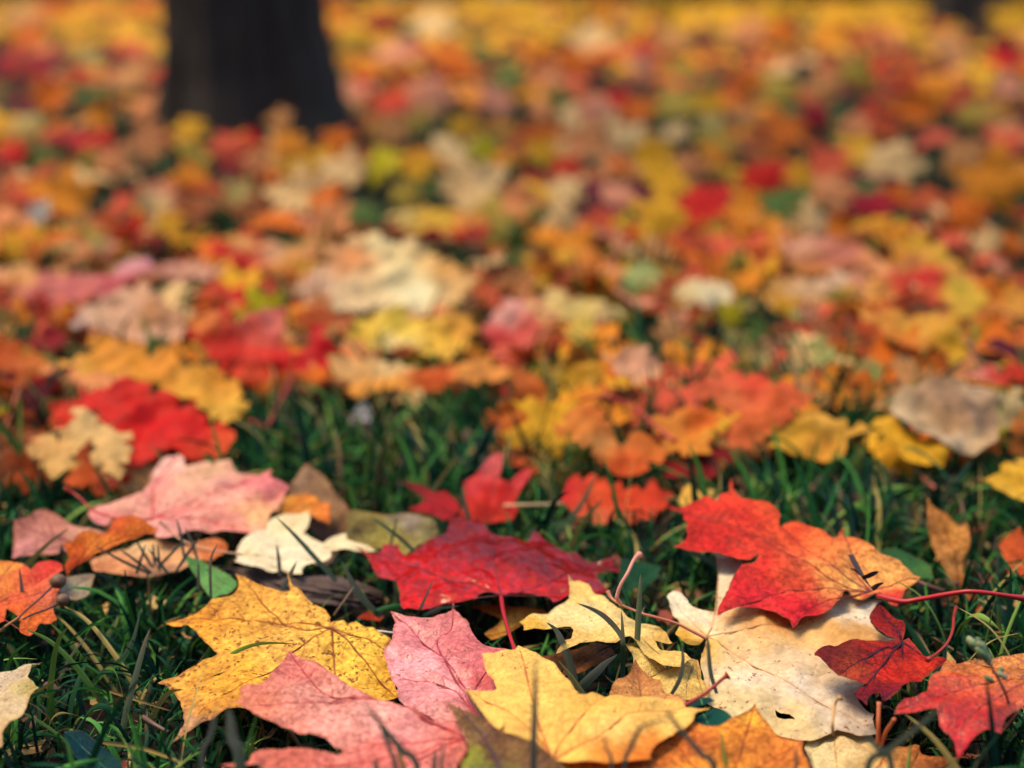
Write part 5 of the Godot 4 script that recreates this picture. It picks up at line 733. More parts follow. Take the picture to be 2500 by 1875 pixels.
func hero_leaf(d: Dictionary) -> void:
	var sharp: bool = d.has("tex")
	var step := 0.0024 if sharp else 0.004
	var raw := pairs(d.o) if sharp or d.n == "round_leaf" else pointed(pairs(d.o))
	var line := edge_line(raw, step, 0.0008 if sharp else 0.0016)
	var lo := Vector2(9, 9)
	var hi := Vector2(-9, -9)
	for p in line:
		lo = lo.min(p)
		hi = hi.max(p)
	var size := maxf(hi.x - lo.x, hi.y - lo.y) * 1.02
	var holes: Array = []
	for k in d.get("k", []):
		holes.append(edge_line(pairs(k), step * 0.5, 0.0003))
	var veins: Array = []
	for v in d.get("v", []):
		veins.append(smooth_vein(pairs(v)))
	# points: edge, holes, then a jittered grid inside
	var pts := line.duplicate()
	for k in holes:
		pts.append_array(k)
	var grown := Geometry2D.offset_polygon(line, -step * 0.45)
	var y := lo.y
	var odd := false
	while y < hi.y:
		var x := lo.x + (step * 0.5 if odd else 0.0)
		while x < hi.x:
			var q := Vector2(x + rng.randf_range(-0.2, 0.2) * step, y + rng.randf_range(-0.2, 0.2) * step)
			for g in grown:
				if not Geometry2D.is_polygon_clockwise(g) == Geometry2D.is_polygon_clockwise(line):
					continue
				if inside(q, g):
					var clear := true
					for k in holes:
						if inside(q, k):
							clear = false
					if clear:
						pts.append(q)
					break
			x += step
		y += step * 0.87
		odd = not odd
	var tri := Geometry2D.triangulate_delaunay(pts)
	var st := SurfaceTool.new()
	st.begin(Mesh.PRIMITIVE_TRIANGLES)
	st.set_smooth_group(0)
	var wr: float = d.wr
	var sd := rng.randf_range(-50.0, 50.0)
	var basis := leaf_basis(d.t, d.r)
	var bend: Array = d.b
	var curls: Array = []
	for v in veins:
		curls.append(rng.randf_range(-0.0015, 0.003))
	for p in pts:
		var z := leaf_height(p, bend, veins, curls, wr, sd)
		var uv := (p - lo) / size
		st.set_uv(uv)
		if not sharp:
			st.set_color(lin(blend_colour(p, d.c)))
		st.add_vertex(Vector3(p.x, z, -p.y))
		mark_cover(d.at + basis * Vector3(p.x, z, -p.y))
	for i in range(0, tri.size(), 3):
		var c := (pts[tri[i]] + pts[tri[i + 1]] + pts[tri[i + 2]]) / 3.0
		if not inside(c, line):
			continue
		var open := false
		for k in holes:
			if inside(c, k):
				open = true
		if open:
			continue
		# front faces run clockwise seen from above
		var turn := (pts[tri[i + 1]] - pts[tri[i]]).cross(pts[tri[i + 2]] - pts[tri[i]])
		if absf(turn) < 1e-10:
			continue
		st.add_index(tri[i])
		st.add_index(tri[i + 2] if turn > 0.0 else tri[i + 1])
		st.add_index(tri[i + 1] if turn > 0.0 else tri[i + 2])
	st.generate_normals()
	var mesh := st.commit()
	var mat := leaf_material(d.gl)
	if sharp:
		mat.albedo_texture = leaf_picture(d, lo, size, veins, line)
		mat.texture_repeat = false
		mat.heightmap_scale = 0.045 if d.gl > 0.3 else 0.02
	else:
		mat.vertex_color_use_as_albedo = true
		mat.albedo_texture = soft_mottle
	if d.gl < 0.4:
		mat.metallic_specular = 0.42
	var root := Node3D.new()
	root.name = numbered(d.n)
	add_child(root)
	root.position = d.at
	root.basis = basis
	tag(root, d.l, "leaf")
	mesh_node("blade", mesh, mat, root)
	if sharp:
		for v in veins:
			var rib := PackedVector3Array()
			for i in range(0, v.size(), 2):
				if inside(v[i], line):
					rib.append(Vector3(v[i].x, leaf_height(v[i], bend, veins, curls, wr, sd) + 0.0001, -v[i].y))
			if rib.size() > 2:
				mesh_node("vein", tube(rib, 0.00042 if size > 0.06 else 0.0003, 0.00026, 0.00012, 5), plain(d.vc, 0.55), root)
	if d.has("s"):
		var inv := root.transform.affine_inverse()
		var path := PackedVector3Array()
		for q in d.s:
			path.append(inv * q)
		var w: float = d.sw * 0.0005
		mesh_node("stem", tube(path, w * 0.9, w * 0.72, w * 1.5), plain(d.sc, 0.42), root)


# Points and notches along the long edges of a maple leaf.
func pointed(raw: PackedVector2Array) -> PackedVector2Array:
	var p := PackedVector2Array()
	var n := raw.size()
	var out := 1.0 if Geometry2D.is_polygon_clockwise(raw) else -1.0
	for i in n:
		var a := raw[i]
		var b := raw[(i + 1) % n]
		p.append(a)
		var L := a.distance_to(b)
		if L < 0.019:
			continue
		var side := (b - a).orthogonal().normalized() * out
		var m := rng.randf_range(0.42, 0.58)
		var tall := minf(L * rng.randf_range(0.2, 0.36), 0.011)
		p.append(a.lerp(b, m - 0.2) - side * tall * 0.25)
		p.append(a.lerp(b, m) + side * tall)
		p.append(a.lerp(b, m + 0.17) - side * tall * 0.3)
	return p


func leaf_height(p: Vector2, bend: Array, veins: Array, curls: Array, wr: float, sd: float) -> float:
	var z: float = bend[0] * p.x * p.x + bend[1] * p.y * p.y + bend[2] * p.x * p.y
	var near := 0.02
	for v in veins:
		for i in v.size() - 1:
			near = minf(near, seg_dist(p, v[i], v[i + 1]))
	# blade puffed up between sunken veins, plus gentle waves
	z += (0.0011 * minf(near / 0.008, 1.0) - 0.0007 * exp(-near * near / 0.0000016)) * wr if veins.size() > 0 else 0.0
	for i in veins.size():
		var e: float = clampf(1.0 - p.distance_to(veins[i][veins[i].size() - 1]) / 0.028, 0.0, 1.0)
		z += curls[i] * e * e
	z += relief.get_noise_3d(p.x * 26.0, p.y * 26.0, sd) * 0.0046 * wr
	z += relief.get_noise_3d(p.x * 90.0, p.y * 90.0, sd + 9.0) * 0.0007 * wr
	return z


func leaf_basis(tilt: float, roll: float) -> Basis:
	var t := deg_to_rad(tilt)
	var r := deg_to_rad(roll)
	var e1 := Vector3(1, 0, 0)
	var e2 := Vector3(0, sin(t), -cos(t))
	var n := Vector3(0, cos(t), sin(t))
	return Basis(e1 * cos(r) + n * sin(r), n * cos(r) - e1 * sin(r), -e2)


func mark_cover(p: Vector3) -> void:
	var i := int((p.x - CX0) / CELL)
	var j := int((p.z - CZ0) / CELL)
	if i >= 0 and j >= 0 and i < CW and j < CH:
		cover[j * CW + i] = minf(cover[j * CW + i], p.y)


func cover_at(x: float, z: float) -> float:
	var i := int((x - CX0) / CELL)
	var j := int((z - CZ0) / CELL)
	var low := 9.0
	for dj in range(-1, 2):
		for di in range(-1, 2):
			if i + di >= 0 and j + dj >= 0 and i + di < CW and j + dj < CH:
				low = minf(low, cover[(j + dj) * CW + i + di])
	return low


# A round bar through points, its radius going from ra over rm to rb at the end.
func tube(path: PackedVector3Array, ra: float, rm: float, rb: float, sides := 8) -> ArrayMesh:
	var p := PackedVector3Array()
	var n := path.size()
	for i in n - 1:
		for j in 5:
			p.append(path[i].cubic_interpolate(path[i + 1], path[maxi(i - 1, 0)], path[mini(i + 2, n - 1)], j / 5.0))
	p.append(path[n - 1])
	var st := SurfaceTool.new()
	st.begin(Mesh.PRIMITIVE_TRIANGLES)
	st.set_smooth_group(0)
	var count := p.size()
	for i in count:
		var t := float(i) / (count - 1)
		var along := (p[mini(i + 1, count - 1)] - p[maxi(i - 1, 0)]).normalized()
		var side := along.cross(Vector3(0.13, 0.2, 0.97)).normalized()
		var other := along.cross(side)
		var r := lerpf(ra, rm, minf(t * 2.0, 1.0)) if t < 0.8 else lerpf(rm, rb, pow((t - 0.8) / 0.2, 2.0))
		r *= 1.0 + 0.12 * warp.get_noise_2d(i * 1.3, ra * 9000.0)
		for k in sides:
			var a := TAU * k / sides
			st.set_uv(Vector2(float(k) / sides, t))
			st.add_vertex(p[i] + (side * cos(a) + other * sin(a)) * r)
	for i in count - 1:
		for k in sides:
			var a := i * sides + k
			var b := i * sides + (k + 1) % sides
			for q in [a, b, a + sides, b, b + sides, a + sides]:
				st.add_index(q)
	for e in [0, count - 1]:
		st.add_vertex(p[e])
		var c: int = count * sides + (0 if e == 0 else 1)
		for k in sides:
			var a: int = e * sides + k
			var b: int = e * sides + (k + 1) % sides
			st.add_index(c)
			st.add_index(b if e == 0 else a)
			st.add_index(a if e == 0 else b)
	st.generate_normals()
	return st.commit()


# ------------------------------------------------------------------ setting
func setting() -> void:
	var soil := StandardMaterial3D.new()
	soil.albedo_texture = soft_mottle
	soil.albedo_color = Color8(48, 42, 40)
	soil.roughness = 0.95
	soil.metallic_specular = 0.1
	soil.uv1_triplanar = true
	soil.uv1_scale = Vector3(6, 6, 6)
	var flat := PlaneMesh.new()
	flat.size = Vector2(500, 500)
	var g := mesh_node("ground", flat, soil, self)
	g.set_meta("kind", "structure")
	tree(Vector3(-0.5587,0.0000,-2.9149), 0.150, 3.4, "thick dark tree trunk rising from the leaf carpet in the background", 5)
	tree(Vector3(2.3799,0.0000,-7.3525), 0.15, 4.0, "distant dark trunk at the top right corner", 8)
	hedge()


func tree(at: Vector3, r0: float, high: float, label: String, sd: int) -> void:
	var root := Node3D.new()
	root.name = numbered("tree")
	add_child(root)
	root.position = at
	tag(root, label, "tree")
	var bark := StandardMaterial3D.new()
	bark.albedo_color = Color8(66, 59, 56)
	bark.metallic_specular = 0.15
	bark.albedo_texture = soft_mottle
	bark.uv1_triplanar = true
	bark.uv1_scale = Vector3(9, 2.5, 9)
	bark.roughness = 0.9
	var st := SurfaceTool.new()
	st.begin(Mesh.PRIMITIVE_TRIANGLES)
	st.set_smooth_group(0)
	var rows := 90
	var sides := 96
	for i in rows + 1:
		var t := float(i) / rows
		var y := -0.03 + t * t * (high + 0.03)
		for k in sides:
			var a := TAU * k / sides
			var flare := exp(-maxf(y, 0.0) / 0.19)
			var r := r0 * (1.0 - 0.12 * y / high) + r0 * 0.46 * flare * (1.0 + 0.55 * sin(a * 5.0 + sd) + 0.5 * cos(a))
			r += r0 * 0.14 * relief.get_noise_3d(cos(a) * 5.0, y * 2.2 + sd, sin(a) * 5.0)
			r -= r0 * 0.16 * absf(relief.get_noise_3d(cos(a) * 12.0, y * 3.0 + sd, sin(a) * 12.0))
			st.set_uv(Vector2(float(k) / sides, y))
			st.add_vertex(Vector3(cos(a) * r, y, sin(a) * r))
	for i in rows:
		for k in sides:
			var a := i * sides + k
			var b := i * sides + (k + 1) % sides
			for q in [a, a + sides, b, b, a + sides, b + sides]:
				st.add_index(q)
	st.generate_normals()
	mesh_node("trunk", st.commit(), bark, root)
	# limbs and what is left of the autumn crown, unseen above the picture, added to shade the trunk
	var crown := SurfaceTool.new()
	crown.begin(Mesh.PRIMITIVE_TRIANGLES)
	for k in 7:
		var a := TAU * k / 7.0 + sd
		var out := Vector3(cos(a), 0, sin(a))
		var end := out * rng.randf_range(1.0, 1.45) + Vector3(0, high * rng.randf_range(0.85, 1.1), 0)
		mesh_node("limb", tube(PackedVector3Array([Vector3(0, high * 0.55, 0), out * 0.5 + Vector3(0, high * 0.72, 0), end]), r0 * 0.34, r0 * 0.2, r0 * 0.08), bark, root)
		for i in 40:
			var p := end.lerp(Vector3(0, high * 0.75, 0), rng.randf() * 0.6) + Vector3(rng.randfn(0, 0.3), rng.randfn(0, 0.26), rng.randfn(0, 0.3))
			var b := Basis.from_euler(Vector3(rng.randf_range(-0.8, 0.8), rng.randf() * TAU, rng.randf_range(-0.8, 0.8))) * rng.randf_range(0.05, 0.085)
			for q in [Vector3(0, 0, -1.1), Vector3(0.9, 0.1, -0.1), Vector3(0, -0.1, 0.9), Vector3(0, 0, -1.1), Vector3(0, -0.1, 0.9), Vector3(-0.9, 0.1, -0.1)]:
				crown.add_vertex(p + b * q)
	crown.generate_normals()
	mesh_node("crown", crown.commit(), plain([206, 132, 44], 0.6, 0.5), root)


func hedge() -> void:
	# the dark evergreen edge that closes the lawn behind the trunks, plus unseen trees around the viewer, added to block low sky
	var places := [[-13.0, -17.0, 8.5], [-9.6, -18.0, 9.5], [-6.2, -17.4, 8.0], [-3.0, -16.6, 9.0], [0.2, -14.4, 8.6], [2.6, -13.2, 7.6], [5.0, -13.0, 8.8], [7.6, -13.6, 8.0], [10.6, -14.4, 9.4], [13.8, -15.2, 8.4], [-9.0, 5.0, 9.5], [-5.6, 6.2, 10.0], [-2.2, 5.4, 9.0], [1.2, 6.0, 10.0], [4.6, 5.2, 9.5], [8.0, 6.0, 9.0], [10.0, 1.0, 9.0], [-10.5, -0.5, 9.0]]
	var words := ["far left end of the row", "second from the left end", "third from the left end", "behind the thick trunk", "just right of the thick trunk", "in the middle of the row", "left of the distant trunk", "behind the distant trunk", "second from the right end", "far right end of the row", "added unseen behind the viewer to block low sky, first from the left", "added unseen behind the viewer to block low sky, second from the left", "added unseen behind the viewer to block low sky, third from the left", "added unseen behind the viewer to block low sky, fourth from the left", "added unseen behind the viewer to block low sky, fifth from the left", "added unseen behind the viewer to block low sky, sixth from the left", "added unseen to block low sky, off to the right side of the viewer", "added unseen to block low sky, off to the left side of the viewer"]
	for k in places.size():
		var root := Node3D.new()
		root.name = numbered("evergreen_tree")
		add_child(root)
		root.position = Vector3(places[k][0], 0, places[k][1])
		tag(root, "dark evergreen tree beyond the lawn, " + words[k], "tree", "evergreens beyond the lawn")
		var high: float = places[k][2]
		var st := SurfaceTool.new()
		st.begin(Mesh.PRIMITIVE_TRIANGLES)
		for i in 2600:
			var t := pow(rng.randf(), 1.25)
			var y := 0.12 + t * (high - 0.12)
			var wide := (1.0 - t) * 2.5 + 0.15
			wide *= 0.8 + 0.35 * absf(sin(y * 3.1 + k))
			var a := rng.randf() * TAU
			var r := wide * sqrt(rng.randf_range(0.25, 1.0))
			var p := Vector3(cos(a) * r, y - r * 0.18, sin(a) * r)
			p.y = maxf(p.y, 0.05)
			var b := Basis.from_euler(Vector3(rng.randf_range(-0.9, 0.9), -a, rng.randf_range(-0.9, 0.3))) * rng.randf_range(0.22, 0.42)
			for q in [Vector3(1, -0.2, 0), Vector3(0.1, 0.1, 0.4), Vector3(-0.6, 0, 0), Vector3(1, -0.2, 0), Vector3(-0.6, 0, 0), Vector3(0.1, 0.1, -0.4)]:
				st.add_vertex(p + b * q)
		st.generate_normals()
		mesh_node("crown", st.commit(), plain([34, 60, 44], 0.8), root)
		var stem := tube(PackedVector3Array([Vector3(0, -0.02, 0), Vector3(0.03, high * 0.4, 0), Vector3(0, high * 0.92, 0.02)]), 0.16, 0.1, 0.03)
		mesh_node("trunk", stem, plain([64, 52, 46], 0.9), root)


# ------------------------------------------------------------------ the blurred carpet
func unit_leaf(kind: int, curl: float) -> ArrayMesh:
	var half := [[0.02, -0.42], [0.12, -0.38], [0.23, -0.46], [0.3, -0.36], [0.43, -0.37], [0.36, -0.24], [0.27, -0.15], [0.38, -0.1], [0.46, -0.03], [0.6, 0.04], [0.5, 0.1], [0.52, 0.2], [0.38, 0.16], [0.24, 0.11], [0.2, 0.17], [0.26, 0.31], [0.16, 0.33], [0.1, 0.46], [0.0, 0.62]]
	var raw := PackedVector2Array()
	for q in half:
		raw.append(Vector2(q[0], q[1]) + Vector2(warp.get_noise_2d(q[0] * 9.0 + kind * 31.0, q[1] * 9.0), warp.get_noise_2d(q[1] * 9.0, q[0] * 9.0 + kind * 17.0)) * 0.06)
	for i in range(half.size() - 2, -1, -1):
		raw.append(Vector2(-half[i][0], half[i][1]) + Vector2(warp.get_noise_2d(half[i][0] * 9.0 + kind * 53.0, half[i][1] * 9.0), warp.get_noise_2d(half[i][1] * 9.0, kind * 71.0)) * 0.06)
	var line := edge_line(raw, 0.07, 0.01)
	var pts := line.duplicate()
	var y := -0.5
	while y < 0.7:
		var x := -0.6
		while x < 0.6:
			var q := Vector2(x + warp.get_noise_2d(x * 40.0, y * 40.0) * 0.03, y)
			var ok := inside(q, line)
			if ok:
				for e in line:
					if e.distance_to(q) < 0.04:
						ok = false
						break
			if ok:
				pts.append(q)
			x += 0.1
		y += 0.09
	var tri := Geometry2D.triangulate_delaunay(pts)
	var st := SurfaceTool.new()
	st.begin(Mesh.PRIMITIVE_TRIANGLES)
	st.set_smooth_group(0)
	for p in pts:
		var z := -curl * p.length_squared() * (0.6 + 0.8 * warp.get_noise_2d(kind * 9.0, 4.0)) + curl * 0.9 * absf(p.x) * (1.0 if kind % 2 == 0 else -0.4)
		z += 0.09 * relief.get_noise_3d(p.x * 2.2, p.y * 2.2, kind * 7.0) + 0.03 * relief.get_noise_3d(p.x * 6.0, p.y * 6.0, kind * 7.0)
		st.set_uv(p + Vector2(0.6, 0.6))
		st.add_vertex(Vector3(p.x, z, -p.y))
	for i in range(0, tri.size(), 3):
		var c := (pts[tri[i]] + pts[tri[i + 1]] + pts[tri[i + 2]]) / 3.0
		if not inside(c, line):
			continue
		var turn := (pts[tri[i + 1]] - pts[tri[i]]).cross(pts[tri[i + 2]] - pts[tri[i]])
		if absf(turn) < 1e-7:
			continue
		st.add_index(tri[i])
		st.add_index(tri[i + 2] if turn > 0.0 else tri[i + 1])
		st.add_index(tri[i + 1] if turn > 0.0 else tri[i + 2])
	st.generate_normals()
	return st.commit()


func carpet() -> void:
	var shapes: Array = []
	for k in 7:
		shapes.append(unit_leaf(k, [0.15, 0.3, 0.5, 0.2, 0.4, 0.6, 0.25][k]))
	var mats := {}
	for t in TINTS:
		var m := leaf_material(0.55)
		m.albedo_color = rgb(TINTS[t])
		m.albedo_texture = soft_mottle
		m.heightmap_scale = 0.1
		mats[t] = m
	for e in CARPET:
		var s: float = e[2]
		var o := mesh_node("maple_leaf", shapes[rng.randi() % 7], mats[e[3]], self)
		o.basis = Basis(Vector3(1, 0, 0), deg_to_rad(rng.randf_range(30, 62))) * Basis(Vector3(0, 0, 1), deg_to_rad(rng.randf_range(-22, 22))) * Basis(Vector3(0, 1, 0), rng.randf() * TAU) * s
		o.position = e[1] + Vector3(0, 0.01, 0)
		tag(o, e[0], "leaf")
	# the leaves that fill the carpet below and between; the nearest are things of their own
	var names := TINTS.keys()
	var pool := ["tan", "orange", "orange", "amber", "amber", "gold", "gold", "peach", "coral", "red", "cream", "rust", "rust", "brown", "brown", "maroon", "maroon", "olive", "green", "green", "crimson"]
	var spots: Array = []
	while spots.size() < 2150:
		var z := -1.05 - 10.4 * pow(rng.randf(), 0.72)
		var x := rng.randf_range(-0.55, 0.55) * (absf(z) + 0.6)
		if z > -1.6 and rng.randf() > 0.12 + (-1.05 - z) / 0.6:
			continue
		if z > -1.75 and cover_at(x, z) < 0.06:
			continue
		spots.append(Vector3(x, rng.randf_range(0.008, 0.04) if z < -1.75 else 0.012, z))
	spots.sort_custom(func(a, b): return a.z > b.z)
	var rest: Array = []
	var single := 0
	for p in spots:
		var s := rng.randf_range(0.08, 0.145)
		var b := Basis(Vector3(1, 0, 0), deg_to_rad(rng.randf_range(-6, 30))) * Basis(Vector3(0, 0, 1), deg_to_rad(rng.randf_range(-16, 16))) * Basis(Vector3(0, 1, 0), rng.randf() * TAU) * s
		if p.z > -1.75:
			b = Basis(Vector3(1, 0, 0), deg_to_rad(rng.randf_range(-4, 10))) * Basis(Vector3(0, 1, 0), rng.randf() * TAU) * s * 0.75
		var tint: String = pool[rng.randi() % pool.size()]
		if p.z < -5.5 and rng.randf() < 0.7:
			tint = "gold"
		if single < 72:
			single += 1
			var o := mesh_node("maple_leaf", shapes[rng.randi() % 7], mats[tint], self)
			o.basis = b
			o.position = p
			var side: int = clampi(int((p.x / (absf(p.z) * 0.78) + 0.5) * 6.0), 0, 5)
			var where: String = ["at the left edge", "left of the middle", "just left of the middle", "just right of the middle", "right of the middle", "at the right edge"][side]
			var what := "low %s leaf half buried in the %s blurred carpet %s" % [tint, "near" if p.z > -1.55 else "farther", where]
			tag(o, what, "leaf", what)
			continue
		rest.append([p, b, tint])
	# whole leaves lying low under the blurred ones, thickest at the left and at the back
	var under := 0
	while under < 130:
		var z := rng.randf_range(-1.9, -0.9)
		var x := rng.randf_range(-0.52, 0.52) * absf(z) * 0.85
		var u := x / (absf(z) * 0.76)
		if z > -1.12 and (u > -0.3 and rng.randf() < 0.9):
			continue
		if z > -0.98 and u > -0.36:
			continue
		under += 1
		var b := Basis(Vector3(1, 0, 0), deg_to_rad(rng.randf_range(2, 24))) * Basis(Vector3(0, 0, 1), deg_to_rad(rng.randf_range(-14, 14))) * Basis(Vector3(0, 1, 0), rng.randf() * TAU) * rng.randf_range(0.06, 0.105)
		rest.append([Vector3(x, rng.randf_range(0.014, 0.03), z), b, ["tan", "peach", "orange", "amber", "gold", "amber", "coral", "rust", "red", "cream", "brown", "orange"][rng.randi() % 12]])
	for i in 34:
		var z := rng.randf_range(-1.16, -0.92)
		var x := rng.randf_range(-0.03, 0.47) * absf(z) * 0.8
		var b := Basis(Vector3(1, 0, 0), deg_to_rad(rng.randf_range(8, 40))) * Basis(Vector3(0, 0, 1), deg_to_rad(rng.randf_range(-20, 20))) * Basis(Vector3(0, 1, 0), rng.randf() * TAU) * rng.randf_range(0.05, 0.085)
		rest.append([Vector3(x, rng.randf_range(0.018, 0.034), z), b, ["orange", "amber", "gold", "amber", "coral", "tan", "peach", "rust"][rng.randi() % 8]])
	# broken bits of leaf between the blurred leaves of the middle distance
	var bits := 0
	while bits < 420:
		var z := rng.randf_range(-1.8, -0.98)
		var x := rng.randf_range(-0.5, 0.5) * absf(z) * 0.9
		if (x > -0.32 and x < 0.08 and z > -1.12) or (z > -1.1 and rng.randf() < 0.5):
			continue
		bits += 1
		var b := Basis.from_euler(Vector3(rng.randf_range(-0.2, 1.1), rng.randf() * TAU, rng.randf_range(-0.7, 0.7))) * rng.randf_range(0.022, 0.055)
		rest.append([Vector3(x, rng.randf_range(0.012, 0.036), z), b, ["tan", "peach", "sage", "olive", "gold", "amber", "coral", "rust", "cream", "pink", "lime", "orange"][rng.randi() % 12]])
	var litter := Node3D.new()
	litter.name = "leaf_litter"
	litter.set_meta("kind", "stuff")
	tag(litter, "far carpet of small blurred autumn leaves running to the top edge", "leaves")
	add_child(litter)
	for k in 7:
		var mm := MultiMesh.new()
		mm.transform_format = MultiMesh.TRANSFORM_3D
		mm.use_colors = true
		mm.mesh = shapes[k]
		var mine: Array = []
		for i in range(k, rest.size(), 7):
			mine.append(rest[i])
		mm.instance_count = mine.size()
		for i in mine.size():
			mm.set_instance_transform(i, Transform3D(mine[i][1], mine[i][0]))
			mm.set_instance_color(i, lin(rgb(TINTS[mine[i][2]])))
		var o := MultiMeshInstance3D.new()
		o.name = "leaves"
		o.multimesh = mm
		var m := leaf_material(0.6)
		m.vertex_color_use_as_albedo = true
		m.albedo_texture = soft_mottle
		o.material_override = m
		litter.add_child(o, true)


# ------------------------------------------------------------------ stems, twigs, bark, berries
func stick(called: String, label: String, category: String, path: Array, w: float, c: Array, knob := 1.0) -> void:
	var root := Node3D.new()
	root.name = numbered(called)
	add_child(root)
	root.position = path[0]
	tag(root, label, category)
	var p := PackedVector3Array()
	for q in path:
		p.append(q - path[0])
	mesh_node("stalk", tube(p, w * 0.0005, w * 0.00042, w * 0.0005 * knob), plain(c, 0.5), root)


func litter_bits() -> void:
	stick("leaf_stalk", "pink leaf stem curling up to a knob right of the crimson leaf", "stem", [Vector3(0.0565,0.0540,-0.6336), Vector3(0.0543,0.0580,-0.6321), Vector3(0.0547,0.0610,-0.6329), Vector3(0.0563,0.0650,-0.6343), Vector3(0.0600,0.0700,-0.6379), Vector3(0.0640,0.0740,-0.6459), Vector3(0.0672,0.0740,-0.6513)], 2.3, [206, 134, 120], 1.8)
	stick("leaf_stalk", "short red leaf stem with a thick end lying on the large cream leaf", "stem", [Vector3(0.0776,0.0520,-0.5377), Vector3(0.0827,0.0530,-0.5408), Vector3(0.0881,0.0540,-0.5448), Vector3(0.0928,0.0560,-0.5482), Vector3(0.0969,0.0580,-0.5511), Vector3(0.0993,0.0590,-0.5522)], 2.0, [150, 48, 42], 2.2)
	stick("leaf_stalk", "orange leaf stem standing upright below the dark red leaf", "stem", [Vector3(0.1690,0.0280,-0.5436), Vector3(0.1681,0.0380,-0.5438), Vector3(0.1695,0.0460,-0.5505)], 2.4, [190, 96, 58])
	stick("leaf_stalk", "orange leaf stem slanting beside the upright one", "stem", [Vector3(0.1698,0.0280,-0.5430), Vector3(0.1715,0.0360,-0.5420), Vector3(0.1721,0.0470,-0.5342)], 2.2, [184, 92, 56])
	stick("twig", "thin forked dry twig behind the spotted leaf", "twig", [Vector3(-0.0975,0.0300,-0.6674), Vector3(-0.0934,0.0360,-0.6686), Vector3(-0.0866,0.0440,-0.6742)], 1.4, [128, 100, 78])
	stick("twig", "brown twig lying right of the folded tan leaf", "twig", [Vector3(0.2701,0.0200,-0.7044), Vector3(0.2777,0.0220,-0.6927), Vector3(0.2901,0.0200,-0.6840)], 3.0, [92, 66, 56])
	stick("twig", "reddish brown twig in the blurred grass at the right", "twig", [Vector3(0.2920,0.0200,-0.9103), Vector3(0.2899,0.0240,-0.8841), Vector3(0.2936,0.0220,-0.8706)], 4.0, [150, 72, 52])
	stick("twig", "dull mauve twig in the grass above the big red leaf", "twig", [Vector3(0.2358,0.0200,-0.8627), Vector3(0.2404,0.0240,-0.8428), Vector3(0.2524,0.0200,-0.8398)], 4.5, [104, 62, 60])
	stick("twig", "pale dry stalk lying level behind the crimson leaf", "twig", [Vector3(-0.0052,0.0300,-0.8227), Vector3(0.0117,0.0320,-0.8193), Vector3(0.0333,0.0300,-0.8259)], 2.0, [206, 168, 128])
	stick("twig", "thin brown twig in the dark hollow right of the dark red leaf", "twig", [Vector3(0.2272,0.0180,-0.6728), Vector3(0.2329,0.0200,-0.6555), Vector3(0.2414,0.0180,-0.6433)], 1.5, [100, 76, 62])
	stick("twig", "short brown twig beside the dark red leaf", "twig", [Vector3(0.2220,0.0200,-0.6690), Vector3(0.2215,0.0220,-0.6545), Vector3(0.2225,0.0200,-0.6419)], 1.4, [120, 92, 70])
	stick("twig", "white dry straw between the spotted and rose pink leaves", "twig", [Vector3(-0.0753,0.0300,-0.6504), Vector3(-0.0686,0.0310,-0.6472), Vector3(-0.0617,0.0300,-0.6472)], 1.2, [216, 210, 196])
	stick("twig", "brown stem poking out under the big red leaf to the right", "twig", [Vector3(0.2292,0.0300,-0.7189), Vector3(0.2338,0.0340,-0.6985), Vector3(0.2454,0.0300,-0.6969)], 3.0, [96, 58, 54])
	stick("twig", "pale twig at the left edge under the coral red leaf", "twig", [Vector3(-0.2722,0.0340,-0.6387), Vector3(-0.2663,0.0380,-0.6410), Vector3(-0.2599,0.0420,-0.6420)], 1.5, [190, 130, 84])
	stick("twig", "brown twig half sunk in the grass at the bottom left", "twig", [Vector3(-0.1801,0.0200,-0.5803), Vector3(-0.1723,0.0220,-0.5706), Vector3(-0.1646,0.0200,-0.5665)], 2.6, [96, 70, 64])
	berry("brown round berry on a thin stalk at the left, upper of two", Vector3(-0.2457,0.0520,-0.6650), 0.0043, [Vector3(-0.2482,0.0500,-0.6621), Vector3(-0.2526,0.0470,-0.6533), Vector3(-0.2565,0.0450,-0.6456), Vector3(-0.2585,0.0440,-0.6368)])
	berry("brown round berry on a thin stalk at the left, lower of two", Vector3(-0.2390,0.0480,-0.6506), 0.0036, [Vector3(-0.2415,0.0470,-0.6464), Vector3(-0.2461,0.0460,-0.6429), Vector3(-0.2515,0.0450,-0.6402), Vector3(-0.2558,0.0440,-0.6361)])
	crumbs()
	bark_strip()
	fragment()
	seed_head()


